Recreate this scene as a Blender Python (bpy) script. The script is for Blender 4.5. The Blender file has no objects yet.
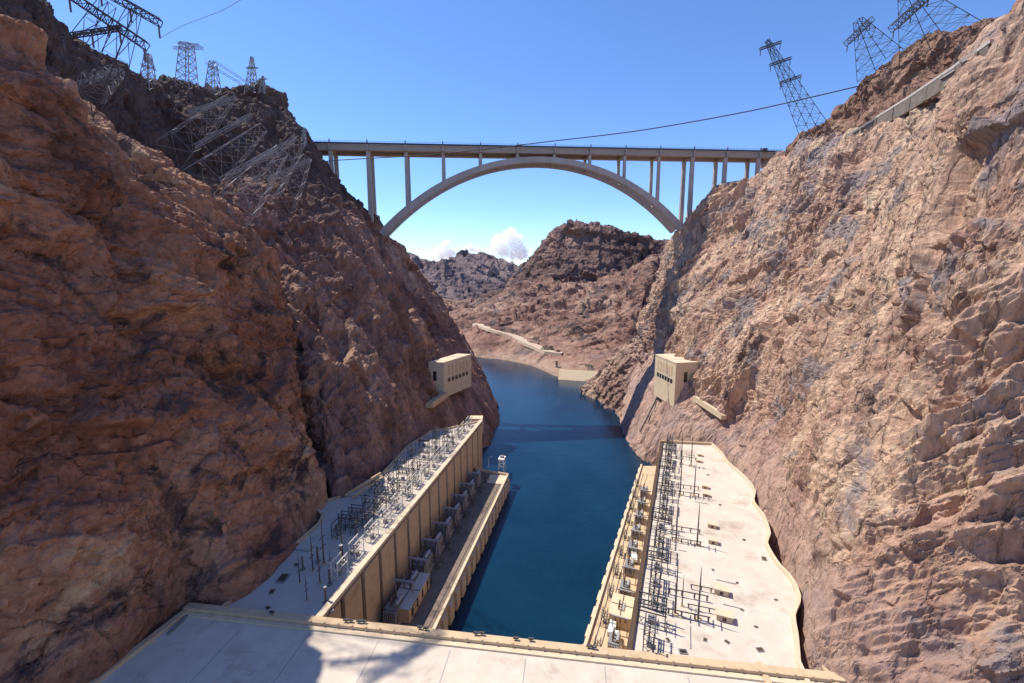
import bpy, bmesh, math, random
import numpy as np
from mathutils import Vector, Matrix

random.seed(7)
C = bpy.context.scene.collection
R = math.radians

# ------------------------------------------------------------------ camera, sky, sun, exposure
F, PITCH, CZ = 440.0, R(8.5), 150.0
PY = 341.5                                                    # picture centre: the lens looks straight, tipped down 8.5 degrees
cam_d = bpy.data.cameras.new('camera')
cam = bpy.data.objects.new('camera', cam_d); C.objects.link(cam)
cam.location = (0, 0, CZ); cam.rotation_euler = (R(90) - PITCH, 0, 0)
cam_d.sensor_fit = 'HORIZONTAL'; cam_d.sensor_width = 36.0
cam_d.lens = 36.0 * F / 1024.0
cam_d.clip_start = 0.5; cam_d.clip_end = 60000
bpy.context.scene.camera = cam

SUN = Vector((-0.55, 0.30, 1.0)).normalized()
SUN_EL = math.asin(SUN.z); SUN_AZ = math.atan2(SUN.x, SUN.y)
world = bpy.data.worlds.new('World'); bpy.context.scene.world = world
world.use_nodes = True
wn = world.node_tree.nodes; wl = world.node_tree.links
bg = wn['Background']
sky = wn.new('ShaderNodeTexSky'); sky.sky_type = 'NISHITA'; sky.sun_disc = False
sky.sun_elevation = SUN_EL; sky.sun_rotation = SUN_AZ
sky.altitude = 1600; sky.air_density = 1.0; sky.dust_density = 0.0; sky.ozone_density = 6.0
hs = wn.new('ShaderNodeHueSaturation'); hs.inputs['Saturation'].default_value = 1.08; hs.inputs['Hue'].default_value = .506
wl.new(sky.outputs[0], hs.inputs['Color']); wl.new(hs.outputs[0], bg.inputs[0]); bg.inputs[1].default_value = 0.148
sun_d = bpy.data.lights.new('sun', 'SUN'); sun_d.energy = 3.9; sun_d.angle = R(0.5); sun_d.color = (1.0, 0.93, 0.82)
sun = bpy.data.objects.new('sun', sun_d); C.objects.link(sun)
sun.rotation_euler = SUN.to_track_quat('Z', 'Y').to_euler()
sc = bpy.context.scene
sc.view_settings.view_transform = 'Standard'; sc.view_settings.look = 'None'
sc.view_settings.exposure = 0.65; sc.view_settings.gamma = 1.0; sc.view_settings.use_curve_mapping = False
sc.cycles.volume_bounces = 14
sc.cycles.diffuse_bounces = 5

# ------------------------------------------------------------------ survey helpers: sight line -> world point
def ray(px, py):
    x = (px - 512) / F; y = -(py - PY) / F
    c, s = math.cos(PITCH), math.sin(PITCH)
    return Vector((x, c + y * s, -s + y * c))
def at(px, py, Y):
    r = ray(px, py); return r * (Y / r.y) + Vector((0, 0, CZ))
def onz(px, py, z):
    r = ray(px, py); return r * ((z - CZ) / r.z) + Vector((0, 0, CZ))

# ------------------------------------------------------------------ object helpers
def tag(o, label=None, cat=None, group=None, kind=None):
    if label: o['label'] = label
    if cat: o['category'] = cat
    if group: o['group'] = group
    if kind: o['kind'] = kind
    return o
def thing(name, label, cat, loc=(0, 0, 0), rz=0.0, group=None):
    o = bpy.data.objects.new(name, None); C.objects.link(o)
    o.empty_display_size = 0.5
    o.location = loc; o.rotation_euler = (0, 0, rz)
    return tag(o, label, cat, group)
def copy_tree(o, parent=None):
    c = o.copy(); C.objects.link(c)
    if parent is not None: c.parent = parent
    for ch in list(o.children): copy_tree(ch, c)
    return c
ORD = ['first', 'second', 'third', 'fourth', 'fifth', 'sixth', 'seventh', 'eighth', 'ninth', 'tenth', 'eleventh', 'twelfth',
       'thirteenth', 'fourteenth', 'fifteenth', 'sixteenth', 'seventeenth', 'eighteenth', 'nineteenth', 'twentieth']

class MB:
    """collects boxes, bars, tubes and prisms; build() links them as one mesh"""
    def __init__(s): s.v = []; s.f = []
    def box(s, x0, x1, y0, y1, z0, z1):
        b = len(s.v)
        s.v += [(x0, y0, z0), (x1, y0, z0), (x1, y1, z0), (x0, y1, z0), (x0, y0, z1), (x1, y0, z1), (x1, y1, z1), (x0, y1, z1)]
        for q in ((3, 2, 1, 0), (4, 5, 6, 7), (0, 1, 5, 4), (1, 2, 6, 5), (2, 3, 7, 6), (3, 0, 4, 7)):
            s.f.append(tuple(b + i for i in q))
        return s
    def bar(s, a, b, w, h=None, up=(0, 0, 1)):
        a = Vector(a); b = Vector(b); h = h or w
        d = (b - a)
        if d.length < 1e-6: return s
        d.normalize(); u = Vector(up)
        if abs(d.dot(u)) > 0.97: u = Vector((1, 0, 0))
        side = d.cross(u).normalized(); upv = side.cross(d).normalized()
        n = len(s.v)
        for p in (a, b):
            for i, j in ((-1, -1), (1, -1), (1, 1), (-1, 1)):
                s.v.append(tuple(p + side * (w / 2 * i) + upv * (h / 2 * j)))
        for q in ((0, 1, 2, 3), (7, 6, 5, 4), (0, 4, 5, 1), (1, 5, 6, 2), (2, 6, 7, 3), (3, 7, 4, 0)):
            s.f.append(tuple(n + i for i in q))
        return s
    def tube(s, pts, r, n=8):
        pts = [Vector(p) for p in pts]; rs = r if isinstance(r, (list, tuple)) else [r] * len(pts)
        b = len(s.v)
        for k, p in enumerate(pts):
            d = (pts[min(k + 1, len(pts) - 1)] - pts[max(k - 1, 0)]).normalized()
            u = Vector((0, 0, 1)) if abs(d.z) < 0.95 else Vector((1, 0, 0))
            a = d.cross(u).normalized(); c = a.cross(d).normalized()
            for i in range(n):
                t = 2 * math.pi * i / n
                s.v.append(tuple(p + (a * math.cos(t) + c * math.sin(t)) * rs[k]))
        for k in range(len(pts) - 1):
            for i in range(n):
                j = (i + 1) % n
                s.f.append((b + k * n + i, b + k * n + j, b + (k + 1) * n + j, b + (k + 1) * n + i))
        s.f.append(tuple(b + i for i in reversed(range(n))))
        s.f.append(tuple(b + (len(pts) - 1) * n + i for i in range(n)))
        return s
    def prism(s, poly, z0, z1):
        n = len(poly); b = len(s.v)
        for z in (z0, z1):
            for p in poly: s.v.append((p[0], p[1], z))
        s.f.append(tuple(b + i for i in reversed(range(n)))); s.f.append(tuple(b + n + i for i in range(n)))
        for i in range(n):
            j = (i + 1) % n
            s.f.append((b + i, b + j, b + n + j, b + n + i))
        return s
    def build(s, name, mat, parent=None, smooth=False, bevel=0):
        m = bpy.data.meshes.new(name); m.from_pydata(s.v, [], s.f)
        bm = bmesh.new(); bm.from_mesh(m); bmesh.ops.recalc_face_normals(bm, faces=bm.faces); bm.to_mesh(m); bm.free()
        m.materials.append(mat)
        if smooth: m.polygons.foreach_set('use_smooth', [True] * len(m.polygons))
        o = bpy.data.objects.new(name, m); C.objects.link(o)
        if parent is not None: o.parent = parent
        if bevel:
            md = o.modifiers.new('bevel', 'BEVEL'); md.width = bevel; md.segments = 2; md.limit_method = 'ANGLE'
        return o

# ------------------------------------------------------------------ materials
def nodes_of(name):
    m = bpy.data.materials.new(name); m.use_nodes = True
    nt = m.node_tree; return m, nt.nodes, nt.links, nt.nodes['Principled BSDF']
def ramp(nd, stops, interp='LINEAR'):
    r = nd.new('ShaderNodeValToRGB'); cr = r.color_ramp; cr.interpolation = interp
    while len(cr.elements) < len(stops): cr.elements.new(0.5)
    for e, (p, c) in zip(cr.elements, stops):
        e.position = p; e.color = (c[0], c[1], c[2], 1) if isinstance(c, (tuple, list)) else (c, c, c, 1)
    return r
def noise(nd, lk, vec, scale, detail=6, rough=0.6, dist=0.0):
    n = nd.new('ShaderNodeTexNoise'); n.inputs['Scale'].default_value = scale
    n.inputs['Detail'].default_value = detail; n.inputs['Roughness'].default_value = rough
    n.inputs['Distortion'].default_value = dist
    lk.new(vec, n.inputs['Vector']); return n
def mix(nd, lk, fac, a, b, mode='MIX'):
    m = nd.new('ShaderNodeMix'); m.data_type = 'RGBA'; m.blend_type = mode
    for sock, val in ((m.inputs[0], fac), (m.inputs[6], a), (m.inputs[7], b)):
        if hasattr(val, 'is_linked'): lk.new(val, sock)
        elif isinstance(val, (int, float)): sock.default_value = val if sock == m.inputs[0] else (val, val, val, 1)
        else: sock.default_value = (val[0], val[1], val[2], 1)
    return m.outputs[2]

def rock(name, cols, dark, grey, rot=(0, 0, 0), stretch=(1, 1, 1), sc_=1.0, dark_amt=(0.60, 0.70), grey_amt=(0.58, 0.72), bump=0.6, speck=0.35, crack=((.07, 1.3),), cap=None, band=None):
    m, nd, lk, bs = nodes_of(name)
    tc = nd.new('ShaderNodeTexCoord'); mp = nd.new('ShaderNodeMapping')
    mp.inputs['Rotation'].default_value = rot; mp.inputs['Scale'].default_value = stretch
    lk.new(tc.outputs['Object'], mp.inputs['Vector']); v = mp.outputs[0]; v0 = tc.outputs['Object']
    at_ = nd.new('ShaderNodeAttribute'); at_.attribute_name = 'block'
    n1 = noise(nd, lk, v, 0.022 * sc_, 9, 0.62, 0.6)
    ad = nd.new('ShaderNodeMath'); ad.operation = 'MULTIPLY_ADD'
    lk.new(at_.outputs['Fac'], ad.inputs[0]); ad.inputs[1].default_value = 0.16; ad.inputs[2].default_value = -0.08
    ad2 = nd.new('ShaderNodeMath'); ad2.operation = 'ADD'
    lk.new(n1.outputs[0], ad2.inputs[0]); lk.new(ad.outputs[0], ad2.inputs[1])
    k = len(cols)
    r1 = ramp(nd, [(0.30 + 0.40 * i / (k - 1), c) for i, c in enumerate(cols)])
    lk.new(ad2.outputs[0], r1.inputs[0])
    n2 = noise(nd, lk, v, 0.055 * sc_, 8, 0.68, 0.9)
    r2 = ramp(nd, [(dark_amt[0], 0.0), (dark_amt[1], 1.0)]); lk.new(n2.outputs[0], r2.inputs[0])
    c = mix(nd, lk, r2.outputs[0], r1.outputs[0], dark)
    mp2 = nd.new('ShaderNodeMapping'); mp2.inputs['Location'].default_value = (311, 77, 19); lk.new(v0, mp2.inputs['Vector'])
    n3 = noise(nd, lk, mp2.outputs[0], 0.03 * sc_, 8, 0.66, 0.5)
    r3 = ramp(nd, [(grey_amt[0], 0.0), (grey_amt[1], 0.85)]); lk.new(n3.outputs[0], r3.inputs[0])
    c = mix(nd, lk, r3.outputs[0], c, grey)
    n4 = noise(nd, lk, v, 0.35 * sc_, 9, 0.72)
    r4 = ramp(nd, [(0.28, 1 - speck), (0.52, 1.0), (0.74, 1 + speck * 0.8)]); lk.new(n4.outputs[0], r4.inputs[0])
    c = mix(nd, lk, 1.0, c, r4.outputs[0], 'MULTIPLY')
    if band:                                                   # washed and scaled foot of the cliff, greyer up to an old level line
        sx = nd.new('ShaderNodeSeparateXYZ'); lk.new(v0, sx.inputs[0]); nc = noise(nd, lk, v0, .05, 5, .6)
        ma = nd.new('ShaderNodeMath'); ma.operation = 'MULTIPLY_ADD'; lk.new(nc.outputs[0], ma.inputs[0]); ma.inputs[1].default_value = 26; lk.new(sx.outputs[2], ma.inputs[2])
        mr = nd.new('ShaderNodeMapRange'); lk.new(ma.outputs[0], mr.inputs[0]); mr.inputs[1].default_value = band[0] + 10; mr.inputs[2].default_value = band[0] + 18
        mr.inputs[3].default_value = .62; mr.inputs[4].default_value = 0
        c = mix(nd, lk, mr.outputs[0], c, band[1])
    if cap:                                                    # darker volcanic beds above a wavy contact at height cap[0]
        sx = nd.new('ShaderNodeSeparateXYZ'); lk.new(v0, sx.inputs[0]); nc = noise(nd, lk, v0, .018, 6, .65)
        ma = nd.new('ShaderNodeMath'); ma.operation = 'MULTIPLY_ADD'; lk.new(nc.outputs[0], ma.inputs[0]); ma.inputs[1].default_value = 170; lk.new(sx.outputs[2], ma.inputs[2])
        mr = nd.new('ShaderNodeMapRange'); lk.new(ma.outputs[0], mr.inputs[0]); mr.inputs[1].default_value = cap[0] + 70; mr.inputs[2].default_value = cap[0] + 105
        mr.inputs[4].default_value = .85
        nk = noise(nd, lk, v, .12, 7, .7); rk = ramp(nd, [(.35, cap[1]), (.65, cap[2])]); lk.new(nk.outputs[0], rk.inputs[0])
        c = mix(nd, lk, mr.outputs[0], c, rk.outputs[0])
    lk.new(c, bs.inputs['Base Color']); bs.inputs['Roughness'].default_value = 0.95; bs.inputs['Specular IOR Level'].default_value = 0.15
    b1 = nd.new('ShaderNodeBump'); b1.inputs['Strength'].default_value = bump; b1.inputs['Distance'].default_value = 1.6
    n5 = noise(nd, lk, v, 0.45 * sc_, 10, 0.72); lk.new(n5.outputs[0], b1.inputs['Height'])
    wv = nd.new('ShaderNodeVectorMath'); wv.operation = 'MULTIPLY_ADD'; nw = noise(nd, lk, v, 0.09 * sc_, 5, .6)
    lk.new(nw.outputs['Color'], wv.inputs[0]); wv.inputs[1].default_value = (16 / sc_,) * 3; lk.new(v, wv.inputs[2])
    last = b1
    for vs_, dist in crack:
        vo = nd.new('ShaderNodeTexVoronoi'); vo.feature = 'DISTANCE_TO_EDGE'; vo.inputs['Scale'].default_value = vs_ * sc_
        lk.new(wv.outputs[0], vo.inputs['Vector'])
        rr = ramp(nd, [(0.0, 0.0), (0.05, 0.8), (0.12, 1.0)]); lk.new(vo.outputs['Distance'], rr.inputs[0])
        bb = nd.new('ShaderNodeBump'); bb.inputs['Strength'].default_value = bump; bb.inputs['Distance'].default_value = dist / sc_
        lk.new(rr.outputs[0], bb.inputs['Height']); lk.new(last.outputs[0], bb.inputs['Normal']); last = bb
    lk.new(last.outputs[0], bs.inputs['Normal'])
    return m

def plain(name, col, rough=0.8, var=0.18, scale=0.6, metal=0.0, bump=0.0, stain=None, spec=0.3):
    m, nd, lk, bs = nodes_of(name)
    tc = nd.new('ShaderNodeTexCoord'); v = tc.outputs['Object']
    n = noise(nd, lk, v, scale, 8, 0.65)
    r = ramp(nd, [(0.3, tuple(max(0, c * (1 - var)) for c in col)), (0.7, tuple(min(1, c * (1 + var)) for c in col))])
    lk.new(n.outputs[0], r.inputs[0]); c = r.outputs[0]
    if stain:
        n2 = noise(nd, lk, v, stain[1], 7, 0.7, 0.4)
        r2 = ramp(nd, [(stain[2], 0.0), (stain[3], 1.0)]); lk.new(n2.outputs[0], r2.inputs[0])
        c = mix(nd, lk, r2.outputs[0], c, stain[0])
    lk.new(c, bs.inputs['Base Color']); bs.inputs['Roughness'].default_value = rough; bs.inputs['Metallic'].default_value = metal
    bs.inputs['Specular IOR Level'].default_value = spec
    if bump:
        b = nd.new('ShaderNodeBump'); b.inputs['Strength'].default_value = bump; b.inputs['Distance'].default_value = 0.3
        lk.new(n.outputs[0], b.inputs['Height']); lk.new(b.outputs[0], bs.inputs['Normal'])
    return m

M = {}
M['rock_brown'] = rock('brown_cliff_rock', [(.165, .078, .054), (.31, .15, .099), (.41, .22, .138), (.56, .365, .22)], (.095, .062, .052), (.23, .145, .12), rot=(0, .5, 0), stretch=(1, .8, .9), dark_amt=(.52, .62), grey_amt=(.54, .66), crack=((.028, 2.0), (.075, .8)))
M['rock_dark'] = rock('dark_mountain_rock', [(.13, .072, .058), (.235, .134, .102), (.35, .21, .155), (.52, .35, .255)], (.055, .04, .037), (.14, .105, .092), stretch=(1.3, 1.3, .6), cap=(205, (.045, .035, .034), (.12, .085, .075)))
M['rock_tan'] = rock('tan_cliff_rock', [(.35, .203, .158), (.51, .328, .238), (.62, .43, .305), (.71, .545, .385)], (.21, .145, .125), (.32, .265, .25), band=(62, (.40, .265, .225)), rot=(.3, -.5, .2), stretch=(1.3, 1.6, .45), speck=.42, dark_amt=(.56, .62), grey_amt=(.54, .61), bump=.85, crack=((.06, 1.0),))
M['rock_ridge'] = rock('ridge_rock', [(.13, .08, .06), (.22, .13, .10), (.30, .18, .13), (.36, .24, .17)], (.07, .05, .045), (.15, .12, .11), sc_=1.2)
M['rock_ridge2'] = rock('talus_rock', [(.20, .125, .10), (.32, .21, .165), (.40, .28, .21), (.50, .38, .29)], (.11, .08, .07), (.20, .165, .15))
M['rock_far'] = rock('far_hill_rock', [(.15, .085, .07), (.25, .145, .112), (.32, .20, .15), (.44, .31, .23)], (.085, .06, .055), (.20, .15, .135), sc_=.42, bump=.5, band=(8, (.40, .285, .215)), dark_amt=(.54, .60), grey_amt=(.55, .65))
M['rock_peak'] = rock('dark_peak_rock', [(.085, .055, .05), (.13, .083, .072), (.18, .115, .10), (.30, .19, .15)], (.05, .035, .035), (.12, .095, .09), sc_=.22, bump=.5)
M['rock_dist'] = rock('hazed_range_rock', [(.10, .075, .085), (.16, .12, .12), (.24, .18, .17), (.32, .25, .22)], (.075, .06, .07), (.16, .14, .15), sc_=.15, bump=.5)  # bluish distance haze is put into the rock colours
M['concrete'] = plain('tan_concrete', (.56, .41, .255), .85, .12, .25, stain=((.36, .24, .14), .12, .55, .75))
M['concrete_lit'] = plain('sunlit_concrete', (.63, .50, .345), .85, .12, .3, stain=((.42, .31, .2), .2, .6, .75))  # lighter copy of the tan concrete, with sunlight put into its colour
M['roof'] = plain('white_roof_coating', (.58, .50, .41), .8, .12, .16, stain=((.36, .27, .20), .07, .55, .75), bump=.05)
M['roof2'] = plain('shaded_roof_coating', (.50, .44, .375), .8, .1, .09, stain=((.33, .285, .25), .12, .6, .8), bump=.05)  # darker copy of the roof coating, left roof's shade put into its colour
M['asphalt'] = plain('brown_deck_paving', (.20, .150, .115), .9, .2, .3, stain=((.11, .085, .07), .15, .5, .7))
M['slot'] = plain('dark_recess', (.09, .055, .035), .8, .2)
M['glass'] = plain('dark_glass', (.035, .035, .035), .25, .2, spec=.5)
M['steel_dark'] = plain('weathered_dark_steel', (.075, .07, .07), .6, .25, metal=.0)
M['steel_grey'] = plain('galvanised_steel', (.33, .325, .33), .5, .15, metal=.0)
M['steel_light'] = plain('pale_painted_steel', (.62, .59, .53), .6, .1)
M['porcelain'] = plain('brown_porcelain', (.10, .065, .05), .35, .2, spec=.5)
M['paint_grey'] = plain('grey_equipment_paint', (.24, .235, .23), .5, .15, 1.5)
M['paint_white'] = plain('white_equipment_paint', (.75, .74, .71), .5, .05)
M['bridge'] = plain('grey_bridge_concrete', (.40, .37, .345), .8, .14, .08, stain=((.30, .265, .24), .12, .55, .75))
M['road_wall'] = plain('shaded_stained_road_wall', (.20, .16, .13), .9, .25, .4, stain=((.11, .09, .075), .3, .5, .7))  # shade of the wall's face put into its dark base, stain patches over it
M['bridge_steel'] = plain('brown_bridge_girder', (.36, .30, .255), .7, .1, .1)
M['rail'] = plain('dark_railing_steel', (.07, .065, .06), .7, .1)
M['dirt'] = plain('pale_dirt_road', (.52, .40, .30), .95, .12, .2)
M['leaf'] = plain('shrub_leaves', (.07, .085, .035), .9, .4, 2.0)
M['shrub_wood'] = plain('shrub_stem_wood', (.12, .08, .05), .9)
def m_water():
    m, nd, lk, bs = nodes_of('river_water')
    tc = nd.new('ShaderNodeTexCoord'); v = tc.outputs['Object']
    n = noise(nd, lk, v, .016, 5, .6, .5); r = ramp(nd, [(.3, (.0015, .017, .040)), (.7, (.004, .032, .062))]); lk.new(n.outputs[0], r.inputs[0])
    lk.new(r.outputs[0], bs.inputs['Base Color']); bs.inputs['Roughness'].default_value = .12; bs.inputs['IOR'].default_value = 1.33
    mp = nd.new('ShaderNodeMapping'); mp.inputs['Scale'].default_value = (1, .55, 1); lk.new(v, mp.inputs['Vector'])
    n2 = noise(nd, lk, mp.outputs[0], .55, 5, .65); n3 = noise(nd, lk, mp.outputs[0], .06, 4, .6)
    b = nd.new('ShaderNodeBump'); b.inputs['Strength'].default_value = .4; b.inputs['Distance'].default_value = .5
    lk.new(n2.outputs[0], b.inputs['Height'])
    b2 = nd.new('ShaderNodeBump'); b2.inputs['Strength'].default_value = .3; b2.inputs['Distance'].default_value = 1.0
    lk.new(n3.outputs[0], b2.inputs['Height']); lk.new(b.outputs[0], b2.inputs['Normal'])
    lk.new(b2.outputs[0], bs.inputs['Normal'])
    return m
M['water'] = m_water()

# ------------------------------------------------------------------ rock relief (numpy noise)
def hsh(ix, iy, iz, seed):
    h = (ix.astype(np.int64) * 374761393 + iy.astype(np.int64) * 668265263 + iz.astype(np.int64) * 2147483647 + seed * 1274126177) & 0xffffffff
    h = ((h ^ (h >> 13)) * 1274126177) & 0xffffffff
    h = ((h ^ (h >> 16)) * 2246822519) & 0xffffffff
    h = h ^ (h >> 15)
    return (h & 0xffffff).astype(np.float64) / 16777215.0
def vnoise(p, seed=0):
    i = np.floor(p); f = p - i; u = f * f * f * (f * (f * 6 - 15) + 10); i = i.astype(np.int64); out = 0
    for dx in (0, 1):
        for dy in (0, 1):
            for dz in (0, 1):
                w = (u[:, 0] if dx else 1 - u[:, 0]) * (u[:, 1] if dy else 1 - u[:, 1]) * (u[:, 2] if dz else 1 - u[:, 2])
                out = out + w * hsh(i[:, 0] + dx, i[:, 1] + dy, i[:, 2] + dz, seed)
    return out * 2 - 1
def fbm(p, oct=5, gain=.5, seed=0, ridged=False):
    a, s, out = 1.0, 0.0, 0
    for k in range(oct):
        n = vnoise(p * (2.03 ** k) + k * 17.3, seed + k)
        if ridged: n = 1 - 2 * np.abs(n)
        out = out + a * n; s += a; a *= gain
    return out / s
def facet(p, seed=0):
    """blocky fractured relief: every Voronoi cell is a tilted plane; also the cell's own random number"""
    i = np.floor(p - 0.5).astype(np.int64); num = np.zeros(len(p)); den = np.zeros(len(p)); idn = np.zeros(len(p))
    for dx in (0, 1):
        for dy in (0, 1):
            for dz in (0, 1):
                cx, cy, cz = i[:, 0] + dx, i[:, 1] + dy, i[:, 2] + dz
                q = np.stack([cx + .15 + .7 * hsh(cx, cy, cz, seed), cy + .15 + .7 * hsh(cx, cy, cz, seed + 1), cz + .15 + .7 * hsh(cx, cy, cz, seed + 2)], 1)
                r = p - q; w = np.exp(-60.0 * (r * r).sum(1)) + 1e-20
                g0, g1, g2, h0 = (hsh(cx, cy, cz, seed + 3 + t) - .5 for t in range(4))
                val = r[:, 0] * g0 * 1.9 + r[:, 1] * g1 * 1.9 + r[:, 2] * g2 * 1.9 + h0 * .9
                num += w * val; den += w; idn += w * (h0 + .5)
    return num / den, idn / den
def catmull(P, n, w=None):
    """P: (k, m, 3) control rows -> n rows along axis 0, spaced by mean chord length"""
    k = len(P); seg = np.linalg.norm(np.diff(P, axis=0), axis=2).mean(1) + 1e-6
    if w is not None: tt_w = np.concatenate([[0], np.cumsum(seg * w)])
    t = np.concatenate([[0], np.cumsum(seg)]); tt = np.linspace(0, t[-1], n) if w is None else np.interp(np.linspace(0, tt_w[-1], n), tt_w, t)
    i = np.clip(np.searchsorted(t, tt, side='right') - 1, 0, k - 2)
    T = np.zeros_like(P)
    T[1:-1] = (P[2:] - P[:-2]) / (t[2:] - t[:-2])[:, None, None]
    T[0] = (P[1] - P[0]) / seg[0]; T[-1] = (P[-1] - P[-2]) / seg[-1]
    h = (t[i + 1] - t[i]); s = ((tt - t[i]) / h)[:, None, None]; h = h[:, None, None]
    return (2 * s**3 - 3 * s**2 + 1) * P[i] + (s**3 - 2 * s**2 + s) * h * T[i] * .8 + (-2 * s**3 + 3 * s**2) * P[i + 1] + (s**3 - s**2) * h * T[i + 1] * .8
def terrain(name, net, nu, nv, mat, layers, flip=False, rotm=None, fade=None, seed=0, label=None):
    """net: list of stations along the canyon, each a list of points from the foot to behind the rim"""
    P = np.array([[tuple(p) for p in col] for col in net], float)
    ctr = P.mean(1); ctr = (ctr[1:] + ctr[:-1]) / 2                  # finer mesh where the cliff is near, coarser behind the rim
    wu = 1 / np.clip(np.linalg.norm(ctr - np.array([0, 0, CZ]), axis=1), 110, 1e9) ** .85
    wu = np.where(ctr[:, 1] < 90, wu * .45, wu)
    k = P.shape[1]; wv = np.ones(k - 1); wv[0] = .4; wv[-1] = .25
    if len(net[0]) == 7: wv[-2] = .45
    P = catmull(P, nu, wu); P = np.swapaxes(catmull(np.swapaxes(P, 0, 1), nv, wv), 0, 1)
    du = np.gradient(P, axis=0); dv = np.gradient(P, axis=1)
    N = np.cross(du, dv); N /= np.linalg.norm(N, axis=2, keepdims=True) + 1e-9
    if flip: N = -N
    p = P.reshape(-1, 3); n = N.reshape(-1, 3)
    q = p @ rotm.T if rotm is not None else p
    warp = np.stack([fbm(q / 22. + 5, 3, seed=seed + 50), fbm(q / 22. + 31, 3, seed=seed + 60), fbm(q / 22. + 77, 3, seed=seed + 70)], 1)
    d = np.zeros(len(p)); block = np.zeros(len(p))
    for typ, size, amp, st in layers:
        w = (q + warp * min(size * .22, 6.0)) / (size * np.array(st))
        if typ == 'fbm': d += amp * fbm(w, 5, .5, seed + int(size * 10))
        elif typ == 'ridge': d += amp * fbm(w, 5, .52, seed + int(size * 10), True)
        elif typ == 'joint':                                   # one family of parallel joints: stepped slabs with sharp edges
            nn = np.array(st, float); nn /= np.linalg.norm(nn)
            t = p @ nn / size + .55 * fbm(p / (size * 2.2) + 9, 3, seed=seed + int(size * 7)); f = t - np.floor(t)
            saw = np.where(f < .84, f / .84, (1 - f) / .16) - .5
            d += amp * saw * np.clip(.75 + 1.1 * vnoise(p / (size * 2.6) + 3, seed + int(size * 3)), .1, 1.6)
        elif typ == 'facet':
            a, b = facet(w, seed + int(size * 10)); d += amp * a
            block = block * .5 + b * .5
    if fade is not None: d *= fade(p)
    p = p + n * d[:, None]
    me = bpy.data.meshes.new(name)
    I = np.arange(nu * nv).reshape(nu, nv)
    Q = np.stack([I[:-1, :-1], I[1:, :-1], I[1:, 1:], I[:-1, 1:]], -1).reshape(-1, 4)
    if flip: Q = Q[:, ::-1]
    me.vertices.add(len(p)); me.vertices.foreach_set('co', p.astype(np.float32).ravel())
    me.loops.add(Q.size); me.loops.foreach_set('vertex_index', Q.astype(np.int32).ravel())
    me.polygons.add(len(Q)); me.polygons.foreach_set('loop_start', np.arange(0, Q.size, 4, dtype=np.int32))
    me.polygons.foreach_set('loop_total', np.full(len(Q), 4, np.int32))
    me.update(calc_edges=True)
    at_ = me.attributes.new('block', 'FLOAT', 'POINT'); at_.data.foreach_set('value', block.astype(np.float32))
    me.polygons.foreach_set('use_smooth', np.zeros(len(Q), bool))
    me.materials.append(mat); me.validate()
    o = bpy.data.objects.new(name, me); C.objects.link(o); o['kind'] = 'structure'
    return o
def station(foot, rim, low, back, bulge=0.0, fr=(.33, .66)):
    """foot and rim given; points in between bulge towards the river (positive x = right)"""
    foot = Vector(foot); rim = Vector(rim)
    mids = []
    for k, f in enumerate(fr):
        m = foot.lerp(rim, f); m.x += bulge * (1 if k == 0 else .8); mids.append(m)
    out = [foot + Vector(low), foot] + mids + [rim] + [rim + Vector(b) for b in back]
    return out
ZR, ZD = 40.0, 10.0                                           # powerhouse roofs, transformer decks (river = 0)
def rotm(ax, ay, az):
    return np.array(Matrix.Rotation(az, 3, 'Z') @ Matrix.Rotation(ay, 3, 'Y') @ Matrix.Rotation(ax, 3, 'X'))

# ground under everything and the river
g = MB(); g.v = [(-14000, -3000, -9), (14000, -3000, -9), (14000, 26000, -9), (-14000, 26000, -9)]; g.f = [(0, 1, 2, 3)]
tag(g.build('ground', M['rock_far']), kind='structure')
w_ = MB(); w_.v = [(-420, 90, 0), (420, 90, 0), (420, 1150, 0), (-420, 1150, 0)]; w_.f = [(0, 1, 2, 3)]
tag(w_.build('river', M['water']), kind='structure')

# --- near left cliff (brown, in shade)
LB = [(35, 0, 14), (60, 12, -30)]
bk = [(-45, 12, 18), (-150, 40, -20)]
netA = [
    station((-165, -60, ZR), (-235, -60, 250), (6, 0, -50), bk, 0),
    station((-140, 60, ZR), (-200, 60, 240), (6, 0, -50), bk, 0),
    station(onz(95, 683, ZR), at(-70, 50, 125), (6, 0, -50), bk, 3),
    station(onz(182, 606, ZR), at(26, 88, 150), (6, 0, -50), bk, 5),
    station(onz(238, 600, ZR), at(96, 118, 178), (6, 0, -50), bk, 6),
    station(onz(290, 550, ZR), at(147, 160, 203), (6, 0, -50), bk, 6),
    station(onz(316, 515, ZR), at(198, 195, 225), (6, 0, -50), [(-40, 30, -5), (-120, 60, -60)], 5),
    station(onz(326, 500, ZR), at(246, 222, 245), (6, 0, -50), [(-30, 30, -20), (-100, 60, -80)], 2),
    station(at(322, 490, 262), at(272, 262, 262), (2, 0, -50), [(-25, 25, -10), (-90, 50, -60)], -4),
    station(at(318, 470, 290), at(275, 290, 285), (0, 0, -50), [(-25, 15, -10), (-90, 30, -50)], -4),
]
def fadeA(p): return np.clip((p[:, 2] - 30) / 40, .25, 1)
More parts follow.
